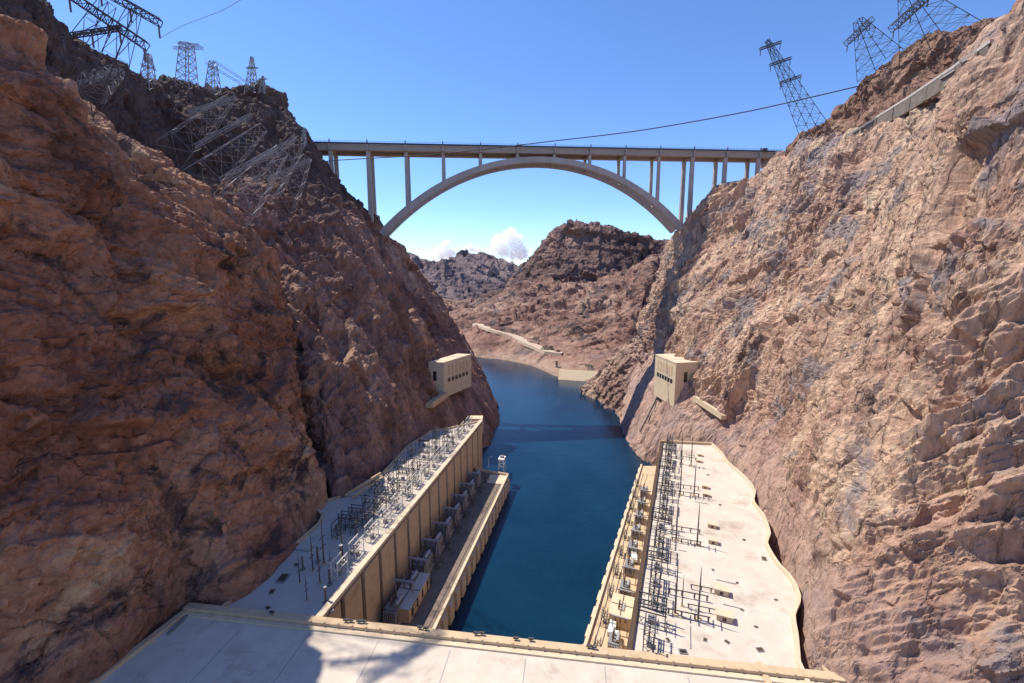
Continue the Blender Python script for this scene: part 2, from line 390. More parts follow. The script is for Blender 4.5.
terrain('cliff', netA, 640, 560, M['rock_brown'],
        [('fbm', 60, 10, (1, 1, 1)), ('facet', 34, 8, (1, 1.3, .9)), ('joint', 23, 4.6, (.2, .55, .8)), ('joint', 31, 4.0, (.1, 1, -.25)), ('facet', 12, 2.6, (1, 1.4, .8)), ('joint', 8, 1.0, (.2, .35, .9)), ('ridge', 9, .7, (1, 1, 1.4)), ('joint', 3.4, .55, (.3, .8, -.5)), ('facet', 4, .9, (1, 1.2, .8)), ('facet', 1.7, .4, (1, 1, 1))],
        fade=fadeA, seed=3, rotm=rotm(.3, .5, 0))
# --- left mountain, buttress and point behind it
bm_ = [(-60, 40, 5), (-200, 90, -60)]
netM = [
    station((-260, 120, ZR), at(-260, -220, 215), (6, 0, -50), bm_, 0),
    station((-230, 200, ZR), at(-90, -95, 255), (6, 0, -50), bm_, 0),
    station((-205, 250, ZR), at(40, -2, 300), (6, 0, -50), bm_, 0),
    station((-180, 280, ZR), at(74, 38, 320), (6, 0, -50), bm_, 0),
    station((-160, 285, ZR), at(107, 56, 335), (6, 0, -50), bm_, 0),
    station((-142, 278, ZR), at(142, 82, 365), (6, 0, -50), bm_, 0),
    station(onz(336, 496, ZR), at(180, 84, 400), (6, 0, -50), bm_, 14),
    station(onz(376, 475, ZR), at(222, 91, 425), (6, 0, -50), bm_, 20),
    station(onz(398, 452, ZR), at(258, 87, 435), (6, 0, -50), bm_, 20),
    station(onz(425, 428, ZR), at(280, 106, 440), (6, 0, -50), bm_, 22),
    station(onz(470, 440, 10), at(288, 130, 452), (6, 0, -30), bm_, 16),
    station(onz(489, 445, 0), at(300, 150, 456), (4, 0, -20), bm_, 8),
    station(onz(498, 420, 0), at(330, 172, 464), (4, 0, -20), bm_, 5),
    station(onz(497, 404, 0), at(356, 198, 472), (4, 0, -20), bm_, 4),
    station(onz(488, 384, 0), at(374, 215, 482), (4, 0, -20), bm_, 4),
    station(onz(478, 362, 0), at(386, 245, 520), (4, 0, -20), bm_, 4),
    station(onz(458, 350, 0), at(396, 275, 640), (4, 0, -20), bm_, 0),
    station((-210, 960, 0), (-260, 760, 110), (4, 0, -20), bm_, 0),
]
def fadeM(p): return np.clip((p[:, 2] - 20) / 50, .3, 1)
terrain('cliff', netM, 760, 480, M['rock_dark'],
        [('fbm', 70, 8, (1, 1, 1)), ('facet', 36, 7, (1, 1, 1.6)), ('joint', 26, 4.5, (.3, 1, .1)), ('facet', 13, 3.2, (1, 1, 1.8)), ('joint', 10, 2.2, (.4, .9, .25)), ('joint', 17, 1.6, (.1, .2, 1)), ('facet', 5.5, 1.7, (1, 1, 1.6)), ('facet', 2.6, .8, (1, 1, 1))],
        fade=fadeM, seed=21, rotm=rotm(0, .2, 0))
# --- right cliff (tan, sunlit)
br = [(30, 15, 4), (130, 50, 10)]
netR = [
    station((165, -60, ZR), (300, -60, 262), (-6, 0, -50), br, 0),
    station((130, 40, ZR), (235, 40, 262), (-6, 0, -50), br, 0),
    station(onz(850, 690, ZR), at(1160, -120, 145), (-6, 0, -50), br, 3),
    station(onz(812, 656, ZR), at(1075, -45, 160), (-6, 0, -50), br, 3),
    station(onz(809, 606, ZR), at(1012, 10, 178), (-6, 0, -50), br, 2),
    station(onz(790, 556, ZR), at(992, 44, 200), (-6, 0, -50), br, 0),
    station(onz(773, 514, ZR), at(970, 82, 225), (-6, 0, -50), br, 0),
    station(onz(744, 471, ZR), at(930, 105, 262), (-6, 0, -50), br, 0),
    station(onz(719, 438, ZR), at(872, 134, 305), (-6, 0, -50), br, 2),
    station(onz(676, 436, 30), at(812, 140, 370), (-6, 0, -40), br, 0),
    station(onz(634, 447, 2), at(782, 156, 440), (-6, 0, -20), br, -4),
    station(onz(622, 426, 0), at(748, 182, 475), (-6, 0, -20), br, -6),
    station(onz(619, 410, 0), at(712, 192, 495), (-4, 0, -20), br, -4),
    station(onz(617, 402, 0), at(684, 224, 518), (-4, 0, -20), br, -2),
    station(onz(622, 394, 0), at(668, 246, 565), (-4, 0, -20), br, 0),
    station((160, 560, 0), (250, 640, 150), (-4, 0, -20), br, 0),
]
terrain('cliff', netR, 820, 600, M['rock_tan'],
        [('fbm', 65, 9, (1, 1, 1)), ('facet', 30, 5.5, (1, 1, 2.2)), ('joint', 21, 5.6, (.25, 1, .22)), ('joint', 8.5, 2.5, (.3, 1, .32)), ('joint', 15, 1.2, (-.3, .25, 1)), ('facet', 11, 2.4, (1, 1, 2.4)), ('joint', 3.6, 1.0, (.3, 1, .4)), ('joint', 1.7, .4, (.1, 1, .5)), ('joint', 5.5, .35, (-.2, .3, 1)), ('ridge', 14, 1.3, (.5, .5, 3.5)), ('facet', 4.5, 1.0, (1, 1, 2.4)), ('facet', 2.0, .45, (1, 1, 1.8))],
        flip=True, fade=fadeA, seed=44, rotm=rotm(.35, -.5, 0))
# --- dark upper slope above the road on the right
netU = [
    [at(1090, 60, 190), at(1085, 30, 215), at(1080, -20, 232), at(1100, -20, 300), at(1100, 120, 420)],
    [at(1010, 78, 215), at(1008, 50, 232), at(1004, 22, 250), at(1020, 30, 320), at(1020, 120, 430)],
    [at(975, 98, 245), at(970, 60, 262), at(972, 30, 285), at(980, 40, 340), at(990, 130, 440)],
    [at(935, 118, 275), at(932, 80, 295), at(922, 42, 315), at(935, 60, 370), at(945, 140, 460)],
    [at(898, 128, 300), at(893, 95, 318), at(884, 66, 338), at(900, 90, 390), at(910, 150, 470)],
    [at(862, 146, 325), at(858, 118, 345), at(850, 97, 362), at(870, 110, 410), at(880, 160, 480)],
    [at(836, 160, 345), at(832, 140, 365), at(826, 124, 385), at(845, 130, 430), at(850, 170, 490)],
    [at(812, 170, 380), at(806, 154, 395), at(798, 142, 415), at(820, 150, 450), at(820, 180, 500)],
    [at(785, 185, 420), at(780, 168, 435), at(774, 160, 450), at(790, 165, 480), at(800, 190, 520)],
]
terrain('cliff', netU, 300, 150, M['rock_ridge'],
        [('fbm', 40, 4, (1, 1, 1)), ('facet', 13, 4, (1, 1, 1.3)), ('facet', 6, 2, (1, 1, 1.3)), ('facet', 2.6, .8, (1, 1, 1))], flip=True, seed=61)
# --- far bank, hills and peaks
def col(*pts): return [Vector(p) for p in pts]
netH = [
    col(onz(380, 340, -6), at(380, 338, 900), at(375, 312, 1125), at(370, 300, 1375), at(365, 280, 1875), at(360, 300, 2500)),
    col(onz(430, 352, -6), at(432, 346, 862), at(436, 318, 1075), at(438, 308, 1312), at(440, 299, 1750), at(440, 300, 2500)),
    col(onz(470, 360, -6), at(470, 352, 788), at(474, 324, 950), at(476, 306, 1188), at(478, 300, 1625), at(478, 300, 2375)),
    col(onz(500, 364, -6), at(500, 356, 750), at(505, 329, 875), at(508, 300, 1125), at(512, 292, 1562), at(512, 300, 2250)),
    col(onz(530, 370, -6), at(530, 362, 712), at(533, 340, 800), at(536, 300, 1038), at(538, 279, 1438), at(538, 300, 2125)),
    col(onz(556, 381, -6), at(557, 374, 656), at(560, 351, 738), at(565, 300, 950), at(568, 280, 1312), at(570, 300, 2000)),
    col(onz(580, 386, -6), at(582, 378, 638), at(588, 350, 700), at(594, 295, 875), at(600, 279, 1200), at(600, 300, 1875)),
    col(onz(600, 391, -6), at(603, 382, 619), at(612, 350, 675), at(622, 290, 812), at(632, 270, 1075), at(640, 290, 1625)),
    col(onz(612, 398, -6), at(620, 382, 610), at(634, 345, 662), at(646, 280, 775), at(656, 256, 975), at(680, 270, 1500)),
    col(onz(635, 396, -6), at(645, 380, 625), at(660, 340, 681), at(672, 280, 788), at(690, 238, 950), at(720, 260, 1375)),
    col((250, 520, -6), (270, 540, 10), (300, 580, 70), (340, 640, 150), (400, 760, 200), (520, 1000, 150)),
]
netT = [                                                      # talus spit at the foot of the right wall
    col(onz(594, 386, -4), onz(594, 386, -4) + Vector((1, 10, 8)), at(600, 376, 570), at(610, 362, 590), at(640, 350, 640)),
    col(onz(581, 395, -4), onz(581, 395, -4) + Vector((2, 8, 7)), at(594, 382, 556), at(608, 360, 575), at(645, 345, 620)),
    col(onz(588, 401, -4), onz(588, 401, -4) + Vector((3, 8, 8)), at(603, 382, 530), at(618, 348, 552), at(650, 340, 590)),
    col(onz(601, 407, -4), onz(601, 407, -4) + Vector((3, 8, 9)), at(614, 382, 505), at(630, 340, 528), at(655, 335, 560)),
    col(onz(615, 417, -4), onz(615, 417, -4) + Vector((3, 8, 9)), at(626, 388, 480), at(641, 345, 500), at(660, 340, 530)),
    col(onz(626, 430, -4), onz(626, 430, -4) + Vector((3, 8, 9)), at(636, 400, 450), at(650, 365, 470), at(670, 360, 500)),
]
terrain('hill', netT, 170, 110, M['rock_ridge2'], [('fbm', 30, 3, (1, 1, 1)), ('facet', 16, 4, (1, 1, 1.3)), ('joint', 12, 2, (.5, 1, .4)), ('facet', 7, 2.2, (1, 1, 1)), ('facet', 3, .9, (1, 1, 1))], flip=True, seed=131)
for c_ in netH[:-1]: c_[1] = c_[0] + Vector((0, 18, 11))
terrain('hill', netH, 420, 300, M['rock_far'],
        [('fbm', 130, 24, (1, 1, 1)), ('ridge', 90, 20, (1, 1, 1)), ('facet', 55, 13, (1, 1, 1.3)), ('joint', 45, 7, (.5, 1, .5)), ('facet', 20, 4, (1, 1, 1.3)), ('joint', 16, 2.2, (.6, .7, .8)), ('facet', 8, 1.3, (1, 1, 1))],
        flip=True, seed=81, fade=lambda p: np.clip((p[:, 2] - 4) / 70, .08, 1))
netP = [
    [at(470, 330, 1750), at(474, 300, 1875), at(500, 290, 2062), at(505, 276, 2125), at(520, 300, 2750)],
    [at(505, 330, 1625), at(510, 290, 1750), at(522, 276, 1875), at(528, 266, 1950), at(545, 290, 2625)],
    [at(530, 330, 1562), at(532, 285, 1662), at(536, 258, 1775), at(541, 240, 1825), at(560, 280, 2500)],
    [at(556, 330, 1500), at(556, 280, 1625), at(556, 240, 1725), at(560, 223, 1775), at(575, 270, 2375)],
    [at(580, 330, 1475), at(580, 280, 1600), at(578, 242, 1700), at(578, 222, 1750), at(585, 270, 2375)],
    [at(606, 330, 1450), at(606, 280, 1575), at(606, 242, 1675), at(606, 222, 1725), at(612, 270, 2375)],
    [at(630, 330, 1450), at(630, 280, 1575), at(630, 246, 1675), at(630, 229, 1725), at(636, 270, 2375)],
    [at(655, 330, 1450), at(655, 280, 1575), at(655, 250, 1675), at(656, 238, 1725), at(662, 270, 2375)],
    [at(690, 330, 1450), at(690, 280, 1575), at(690, 252, 1675), at(690, 240, 1725), at(700, 270, 2375)],
]
terrain('mountain', netP, 300, 170, M['rock_peak'],
        [('ridge', 120, 14, (1, 1, 1.6)), ('facet', 80, 16, (1, 1, 2.2)), ('joint', 48, 13, (1, .3, .1)), ('joint', 60, 8, (.1, .2, 1)), ('facet', 26, 5, (1, 1, 2.0)), ('joint', 19, 4.5, (1, .4, .2)), ('facet', 11, 2, (1, 1, 1.5))], flip=True, seed=91)
def ridge_line(sky_pts, Y, drop, depth, nu, nv, mat, seed, amp=1.0):
    net = []
    for px, py in sky_pts:
        net.append([at(px, py + drop, Y * .72), at(px, py + drop * .55, Y * .85), at(px, py + drop * .2, Y * .95), at(px, py, Y), at(px, py + drop, Y + depth)])
    return terrain('mountain', net, nu, nv, mat, [('ridge', 190, 26 * amp, (1, 1, 1.5)), ('facet', 130, 22 * amp, (1, 1, 1.9)), ('joint', 80, 16 * amp, (1, .4, .2)), ('facet', 40, 6 * amp, (1, 1, 1.6)), ('facet', 18, 2.5 * amp, (1, 1, 1))], flip=True, seed=seed)
ridge_line([(330, 262), (370, 256), (398, 254), (409, 252), (423, 257), (437, 262), (452, 268), (470, 275), (500, 282), (540, 288)], 2500, 55, 900, 260, 130, M['rock_dist'], 101)
ridge_line([(415, 268), (437, 260), (450, 257), (463, 252), (480, 250.5), (493, 255), (510, 263), (526, 267), (545, 268), (600, 270)], 3600, 45, 1200, 260, 110, M['rock_dist'], 111, 1.2)


# ------------------------------------------------------------------ where the rock really is
from mathutils.bvhtree import BVHTree
def all_rock():
    vs, fs, b = [], [], 0
    for o in C.objects:
        if o.type == 'MESH' and o.name.split('.')[0] in ('cliff', 'hill', 'mountain'):
            n = len(o.data.vertices); v = np.empty(n * 3, np.float32); o.data.vertices.foreach_get('co', v)
            f = np.empty(len(o.data.loops), np.int32); o.data.loops.foreach_get('vertex_index', f)
            vs.append(v.reshape(-1, 3)); fs.append(f.reshape(-1, 4) + b); b += n
    return BVHTree.FromPolygons(np.concatenate(vs).tolist(), np.concatenate(fs).tolist())
ROCK = all_rock()
def hit(px, py, default=400):
    r = ray(px, py).normalized(); p = ROCK.ray_cast(Vector((0, 0, CZ)), r)[0]
    return p if p is not None else at(px, py, default)
def ground_z(x, y, z0=600, default=0.0):
    p = ROCK.ray_cast(Vector((x, y, z0)), Vector((0, 0, -1)))[0]
    return p.z if p is not None else default

def wpart(mb, name, mat, root, **k):
    """part whose mesh was laid out in world coordinates"""
    o = mb.build(name, mat, root, **k); o.location = -root.location; return o

# ------------------------------------------------------------------ far bank: road, bulkhead, hut, shrubs
pts = [hit(x, y) for x, y in ((476, 324), (484, 326), (492, 328), (500, 331), (508, 334), (516, 337), (524, 341), (532, 345), (540, 349), (548, 352), (556, 353), (563, 353))]
zs = [p.z for p in pts]
for k, p in enumerate(pts): p.z = sum(zs[max(0, k - 2):k + 3]) / len(zs[max(0, k - 2):k + 3])
v_, f_ = [], []
for k, p in enumerate(pts):
    d = (pts[min(k + 1, len(pts) - 1)] - pts[max(k - 1, 0)]); d.z = 0; d.normalize(); n = Vector((-d.y, d.x, 0))
    if n.y > 0: n = -n
    for t, dz in ((-9.0, 1.2), (0.0, 1.5), (8.0, 1.2), (9.5, -4)):
        q = p + n * t; v_.append((q.x, q.y, p.z + dz))
for k in range(len(pts) - 1):
    for t in range(3): f_.append((k * 4 + t, k * 4 + t + 1, (k + 1) * 4 + t + 1, (k + 1) * 4 + t))
rm = MB(); rm.v = v_; rm.f = f_
tag(rm.build('road', M['dirt']), kind='structure')

a = onz(558, 381, 0); b = onz(598, 384, 0)
a.y += 7; b.y += 7
t = thing('bulkhead', 'long tan concrete bulkhead at the water under the hillside across the river', 'retaining wall', a)
d = (b - a).normalized(); n = Vector((-d.y, d.x, 0))
mb = MB(); hB = 13.0
for k in range(2):
    p = a + d * (0 if k == 0 else (b - a).length)
    for q, z in ((0, -4), (15, hB), (20, hB), (20, -4)): w = p + n * q; mb.v.append((w.x, w.y, z))
mb.f = [(0, 4, 5, 1), (1, 5, 6, 2), (2, 6, 7, 3), (3, 7, 4, 0), (0, 1, 2, 3), (7, 6, 5, 4)]
wpart(mb, 'wall', M['concrete_lit'], t)
mb = MB().bar(a + n * 17 + Vector((0, 0, hB + .5)), b + n * 17 + Vector((0, 0, hB + .5)), 1.2, 1.0)
wpart(mb, 'coping', M['concrete'], t)
p = hit(556.5, 367)
t = thing('gauge_house', 'small pale gauging tower at the far bank beside the bulkhead', 'tower', p)
MB().box(-2, 2, -2, 2, -3, 10).build('shaft', M['concrete_lit'], t)
MB().box(-2.6, 2.6, -2.6, 2.6, 10, 11).build('roof', M['concrete'], t)
MB().box(-.8, .8, -2.06, -1.9, 4, 7).build('window', M['glass'], t)

def shrub(px, py, size, label, seed):
    rr = random.Random(seed); p = hit(px, py)
    t = thing('shrub', label, 'shrub', p, 0, 'shrubs by the far bank road')
    mb = MB()
    for k in range(420):
        a_ = rr.uniform(0, 6.283); r_ = size * rr.random() ** .5; z = size * rr.uniform(.1, 1.25)
        r_ *= math.sqrt(max(.05, 1 - ((z - size * .5) / (size * .85)) ** 2)) * (1 + .3 * math.sin(3 * a_ + seed))
        c = Vector((r_ * math.cos(a_), r_ * math.sin(a_), z)); s_ = size * rr.uniform(.06, .14)
        e1 = Vector((rr.uniform(-1, 1), rr.uniform(-1, 1), rr.uniform(-1, 1))).normalized(); e2 = e1.orthogonal().normalized()
        b = len(mb.v); mb.v += [tuple(c + e1 * s_), tuple(c + e2 * s_ * .6), tuple(c - e1 * s_), tuple(c - e2 * s_ * .6)]; mb.f.append((b, b + 1, b + 2, b + 3))
    mb.build('foliage', M['leaf'], t)
    mb = MB()
    for k in range(5):
        a_ = k * 1.3; mb.tube([(0, 0, -.5), (size * .25 * math.cos(a_), size * .25 * math.sin(a_), size * .5), (size * .5 * math.cos(a_), size * .5 * math.sin(a_), size * .9)], [.25, .18, .06], 6)
    mb.build('stem', M['shrub_wood'], t)
for k, (x, y, s_, l) in enumerate([(545, 351, 7, 'largest dark green shrub where the dirt road bends on the far bank'), (551, 350, 5.5, 'middle one of three dark green shrubs on the far bank road'),
                                   (558, 353, 4.5, 'dark green shrub at the right end of the dirt road above the bulkhead')]): shrub(x, y, s_, l, k + 3)

# ------------------------------------------------------------------ powerhouse
def poly(px, z): return [onz(x, y, z) for x, y in px]
def coping(pts, w, h, z):
    """one continuous mitred kerb along a line on a roof"""
    q = [Vector((p[0], p[1], 0)) for p in pts]; n = len(q); mb = MB()
    d0 = (q[1] - q[0]).normalized(); d1 = (q[-1] - q[-2]).normalized()
    q[0] = q[0] - d0 * w * .5; q[-1] = q[-1] + d1 * w * .5
    for k in range(n):
        a = (q[k] - q[k - 1]).normalized() if k else d0
        b = (q[k + 1] - q[k]).normalized() if k < n - 1 else d1
        t = (a + b); t = t.normalized() if t.length > .2 else a
        sd = Vector((t.y, -t.x, 0)) * (w / 2 / max(.6, t.dot(a)))
        for e, zz in ((-1, z), (1, z), (1, z + h), (-1, z + h)): v = q[k] + sd * e; mb.v.append((v.x, v.y, zz))
    for k in range(n - 1):
        for i in range(4): mb.f.append((k * 4 + i, k * 4 + (i + 1) % 4, k * 4 + 4 + (i + 1) % 4, k * 4 + 4 + i))
    mb.f += [(3, 2, 1, 0), (n * 4 - 4, n * 4 - 3, n * 4 - 2, n * 4 - 1)]
    return mb
# wall lines of the two wings (plan)
LN, LF = onz(356, 573, ZR), onz(480.5, 421.5, ZR); Ld = (LF - LN).normalized(); Lr = Vector((Ld.y, -Ld.x, 0))
RN, RF = onz(632, 640, ZR), onz(662, 443, ZR); Rd = (RF - RN).normalized(); Rl = Vector((-Rd.y, Rd.x, 0))
CL, CR = onz(190, 606, ZR + 1.5), onz(838, 677, ZR + 1.5); Cd = (CR - CL).normalized(); Cn = Vector((-Cd.y, Cd.x, 0))
for v in (CL, CR): v.z = 0
def meet(p, d):                                               # where a wing's wall line reaches the block's front
    return p + d * ((CL - p).dot(Cn) / d.dot(Cn))
L0, R0 = meet(LN, Ld), meet(RN, Rd)

# left wing
leftpx = [(319, 525), (323, 517), (313.8, 505), (343, 497), (380, 478), (393, 463), (407.5, 447), (431, 432), (448.5, 429)]
edgeL = [onz(237, 600, ZR) + Vector((-3, -8, 0))] + poly(leftpx, ZR)
outL = edgeL + [LF - Lr * 0, L0]
t = thing('powerhouse_wing', 'left powerhouse wing, tan river wall of tall bays, roof half in shade', 'powerhouse', (LN.x, LN.y, 0), 0, 'powerhouse wings along the river')
wingL = t
wpart(MB().prism([(p.x, p.y) for p in outL], -8, ZR - .35), 'wall', M['concrete'], t)
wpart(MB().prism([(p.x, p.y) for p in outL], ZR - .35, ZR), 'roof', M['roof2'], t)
nb = 15; Lw = (LF - L0).length; bay = Lw / nb
for k in range(nb):
    a = L0 + Ld * (k * bay + bay * .09); b = L0 + Ld * ((k + 1) * bay - bay * .09)
    mb = MB(); mb.bar(Vector((a.x, a.y, 16.2)) + Lr * .75, Vector((b.x, b.y, 16.2)) + Lr * .75, 1.4, ZR - 1.6 + 6)
    wpart(mb, 'wall_panel', M['concrete'], t)
for k in range(nb + 1):
    c = L0 + Ld * (k * bay)
    if 0 < k < nb:
        a = c - Ld * bay * .085; b = c + Ld * bay * .085
        mb = MB(); mb.bar(Vector((a.x, a.y, 24)) + Lr * .12, Vector((b.x, b.y, 24)) + Lr * .12, .2, 26)
        wpart(mb, 'window', M['slot'], t)
mb = coping([L0 + Lr * .5, LF + Lr * .5], 2.4, 1.3, ZR + .004); wpart(mb, 'parapet', M['concrete_lit'], t)
mb = coping(edgeL, 1.1, 1.1, ZR + .004); wpart(mb, 'kerb', M['concrete'], t)
mb = coping([edgeL[-1], LF - Ld * .8], 1.1, 1.0, ZR + .004); wpart(mb, 'end_kerb', M['concrete'], t)
e = LF + Ld * 2
mb = MB().box(e.x - 9, e.x + 1.0, e.y - 1, e.y + 7, ZR - 10, ZR + 1.8); wpart(mb, 'stair_house', M['concrete_lit'], t)
mb = MB().bar(onz(345, 497, ZR) + Vector((0, 0, 1)), onz(381, 473, ZR + 10), 1.0, 1.0).bar(onz(352, 499, ZR) + Vector((0, 0, 1)), onz(383, 477, ZR + 6), .9, .9)
wpart(mb, 'stair_rail', M['concrete'], t)

# right wing
rightpx = [(712, 445), (722, 455), (727, 463), (742, 476), (754, 491), (753, 503), (763, 517), (769, 535), (766, 545), (778, 566), (791, 580), (799, 600), (793, 617), (796, 638), (798, 664)]
edgeR = [Vector(q) for q in catmull(np.array([[tuple(p)] for p in poly(rightpx, ZR)]), 46)[:, 0, :]]; edgeR.append(edgeR[-1] + Vector((-3, -12, 0)))
outR = [R0, edgeR[-1] + Vector((-4, -2, 0))] + edgeR[::-1] + [RF]
t = thing('powerhouse_wing', 'right powerhouse wing with a bright white roof in full sun under the tan cliff', 'powerhouse', (RN.x, RN.y, 0), 0, 'powerhouse wings along the river')
wingR = t
wpart(MB().prism([(p.x, p.y) for p in outR], -8, ZR - .35), 'wall', M['concrete'], t)
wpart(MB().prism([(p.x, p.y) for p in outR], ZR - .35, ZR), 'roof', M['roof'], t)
for k in range(nb):
    Lq = (RF - R0).length / nb
    a = R0 + Rd * (k * Lq + Lq * .09); b = R0 + Rd * ((k + 1) * Lq - Lq * .09)
    mb = MB(); mb.bar(Vector((a.x, a.y, 16.2)) + Rl * .5, Vector((b.x, b.y, 16.2)) + Rl * .5, .9, ZR - 1.6 + 6)
    wpart(mb, 'wall_panel', M['concrete'], t)
mb = coping([R0 + Rl * .3, RF + Rl * .3], 1.6, 1.1, ZR + .004); wpart(mb, 'parapet', M['slot'], t)
mb = coping(edgeR, 1.2, 1.3, ZR + .004); wpart(mb, 'kerb', M['concrete_lit'], t)
mb = coping([edgeR[0], RF + Rd * .6], 1.1, 1.6, ZR + .004); wpart(mb, 'end_kerb', M['concrete'], t)

# central block across the foot of the dam
backL, backR = onz(90, 688, ZR), onz(838, 677, ZR) - Cn * 50
back = [(backL.x, backL.y), (backL.x - 6, 70), (backR.x + 4, 62)]
t = thing('powerhouse_block', 'central powerhouse block in the foreground with a pale flat roof and tan parapet', 'powerhouse', (0, 100, 0))
outC = [(CL.x, CL.y), (CR.x, CR.y)] + back[::-1]
wpart(MB().prism(outC, -8, ZR - .1), 'wall', M['concrete'], t)
wpart(MB().prism(outC, ZR - .1, ZR + .2), 'roof', M['roof'], t)
mb = coping([CL, CR], 2.6, 1.5, ZR + .2); wpart(mb, 'parapet', M['concrete'], t)
mb = coping([CL - Cn * 2.2, CR - Cn * 2.2], 1.6, .5, ZR + .204); wpart(mb, 'ledge', M['concrete_lit'], t)
mb = coping([CL, Vector((backL.x, backL.y, 0)), Vector((backL.x - 6, 70, 0))], 2.0, 1.1, ZR + .208); wpart(mb, 'side_parapet', M['concrete'], t)
nps = int((CR - CL).length / 4.6)
for k in range(nps):
    p = CL + Cd * (2.3 + k * 4.6) - Cn * 1.1
    wpart(MB().box(p.x - .3, p.x + .3, p.y - .3, p.y + .3, ZR + .2, ZR + 2.05), 'parapet_post', M['concrete'], t)
p = onz(760, 668, ZR); mb = coping([p, p - Cn * 40], 1.6, .9, ZR + .212); wpart(mb, 'cross_parapet', M['concrete'], t)
p = onz(826, 672, ZR); mb = coping([p, p - Cn * 40], 1.6, 1.0, ZR + .212); wpart(mb, 'end_parapet', M['concrete'], t)
a = onz(187, 617, ZR); b = onz(168, 636, ZR)
mb = MB().bar(Vector((a.x, a.y, ZR + .5)), Vector((b.x, b.y, ZR + .5)), 1.1, .6); wpart(mb, 'vent_grille', M['paint_grey'], t)
seams = MB()
for k in range(1, 9):
    p = CL + Cd * (k * 22.5); a = p - Cn * 4; b = p - Cn * 45
    seams.bar((a.x, a.y, ZR + .215), (b.x, b.y, ZR + .215), .18, .03)
wpart(seams, 'expansion_joint', M['paint_grey'], t)

for wing, a_, b_, root in ((0, RN, RF, wingR), (1, LN, LF, wingL)):
    d_ = (b_ - a_).normalized(); side_ = Vector((d_.y, -d_.x, 0)) * (1 if wing == 0 else -1); rr = random.Random(5 + wing)
    for k in range(16):
        s0 = rr.uniform(-8, (b_ - a_).length - 12); o0 = rr.uniform(11, 30) * (1 - .45 * s0 / (b_ - a_).length * (1 if wing == 0 else 1.2)); ln_ = rr.uniform(4, 13)
        p = a_ + d_ * s0 + side_ * o0; q = p + (d_ * ln_ if k % 2 else side_ * ln_ * .6)
        wpart(MB().bar((p.x, p.y, ZR + .12), (q.x, q.y, ZR + .12), .22, .22), 'conduit', M['paint_grey'], root)

# transformer decks
def deck(name, label, a, b, side, wall_a, wall_b, far_lit):
    """a-b outer edge near to far, wall_a-wall_b foot of the wing's wall"""
    t = thing('transformer_deck', label, 'deck', (a.x, a.y, 0), 0, 'transformer decks beside the river')
    d = (b - a).normalized(); d.z = 0; out = Vector((d.y, -d.x, 0)) * side
    pl = [(a.x, a.y), (b.x, b.y), (wall_b.x, wall_b.y), (wall_a.x, wall_a.y)]
    wpart(MB().prism(pl, -8, ZD - .3), 'substructure', M['concrete'], t)
    wpart(MB().prism(pl, ZD - .3, ZD), 'paving', M['asphalt'] if side > 0 else M['concrete'], t)
    L = (b - a).length
    mb = coping([a - out * .6, b - out * .6], 1.2, 1.3, ZD + .004); wpart(mb, 'parapet', M['concrete_lit'], t)
    n = 18
    for k in range(n):
        p = a + d * (L * (k + .2) / n); q = a + d * (L * (k + .8) / n)
        mb = MB().bar(Vector((p.x, p.y, 1.2)) + out * .5, Vector((q.x, q.y, 1.2)) + out * .5, 1.0, 16.4)
        wpart(mb, 'pier', M['concrete_lit'], t)
    for off in (3.5, 6.2):
        p = a - out * off; q = b - out * off - d * 12
        mb = MB().bar((p.x, p.y, ZD + .1), (q.x, q.y, ZD + .1), .22, .2); wpart(mb, 'crane_rail', M['steel_dark'], t)
    return t, d, out
la, lb = onz(437, 628, ZD), onz(508.5, 476, ZD)
dn = (lb - la).normalized(); la = la - dn * 14
wa = Vector((L0.x, L0.y, 0)); wb = wa + Ld * ((lb - wa).dot(Ld) + 4)
dkL, dLd, dLo = deck('left', 'narrow brown transformer deck between the left wing wall and the river', la, lb, 1, wa + Lr * .3, wb + Lr * .3, True)
p = lb - dLd * 7; q = lb; w1 = wb
mb = MB(); c0 = lb - dLo * 2; 
pl = [lb - dLo * 1.4, lb - dLd * 13 - dLo * 1.4, lb - dLd * 13 - dLo * 13, lb - dLo * 13]
wpart(MB().prism([(v.x, v.y) for v in pl], ZD + .005, ZD + .12), 'sunlit_end_slab', M['concrete_lit'], dkL)  # pale slab draws the sunlit end of the shadowed deck
mb = MB().bar(Vector((lb.x, lb.y, ZD + .9)), Vector((wb.x, wb.y, ZD + .9)), .9, 1.8); wpart(mb, 'end_wall', M['concrete_lit'], dkL)
ra, rb = onz(585, 642, ZD), onz(640.5, 466, ZD)
dn = (rb - ra).normalized(); ra = ra - dn * 20
wa = Vector((R0.x, R0.y, 0)) - Rd * 14; wb = wa + Rd * ((rb - wa).dot(Rd) + 6)
dkR, dRd, dRo = deck('right', 'tan transformer deck crowded with equipment between the right wing and the river', ra, rb, -1, wa + Rl * .3, wb + Rl * .3, False)

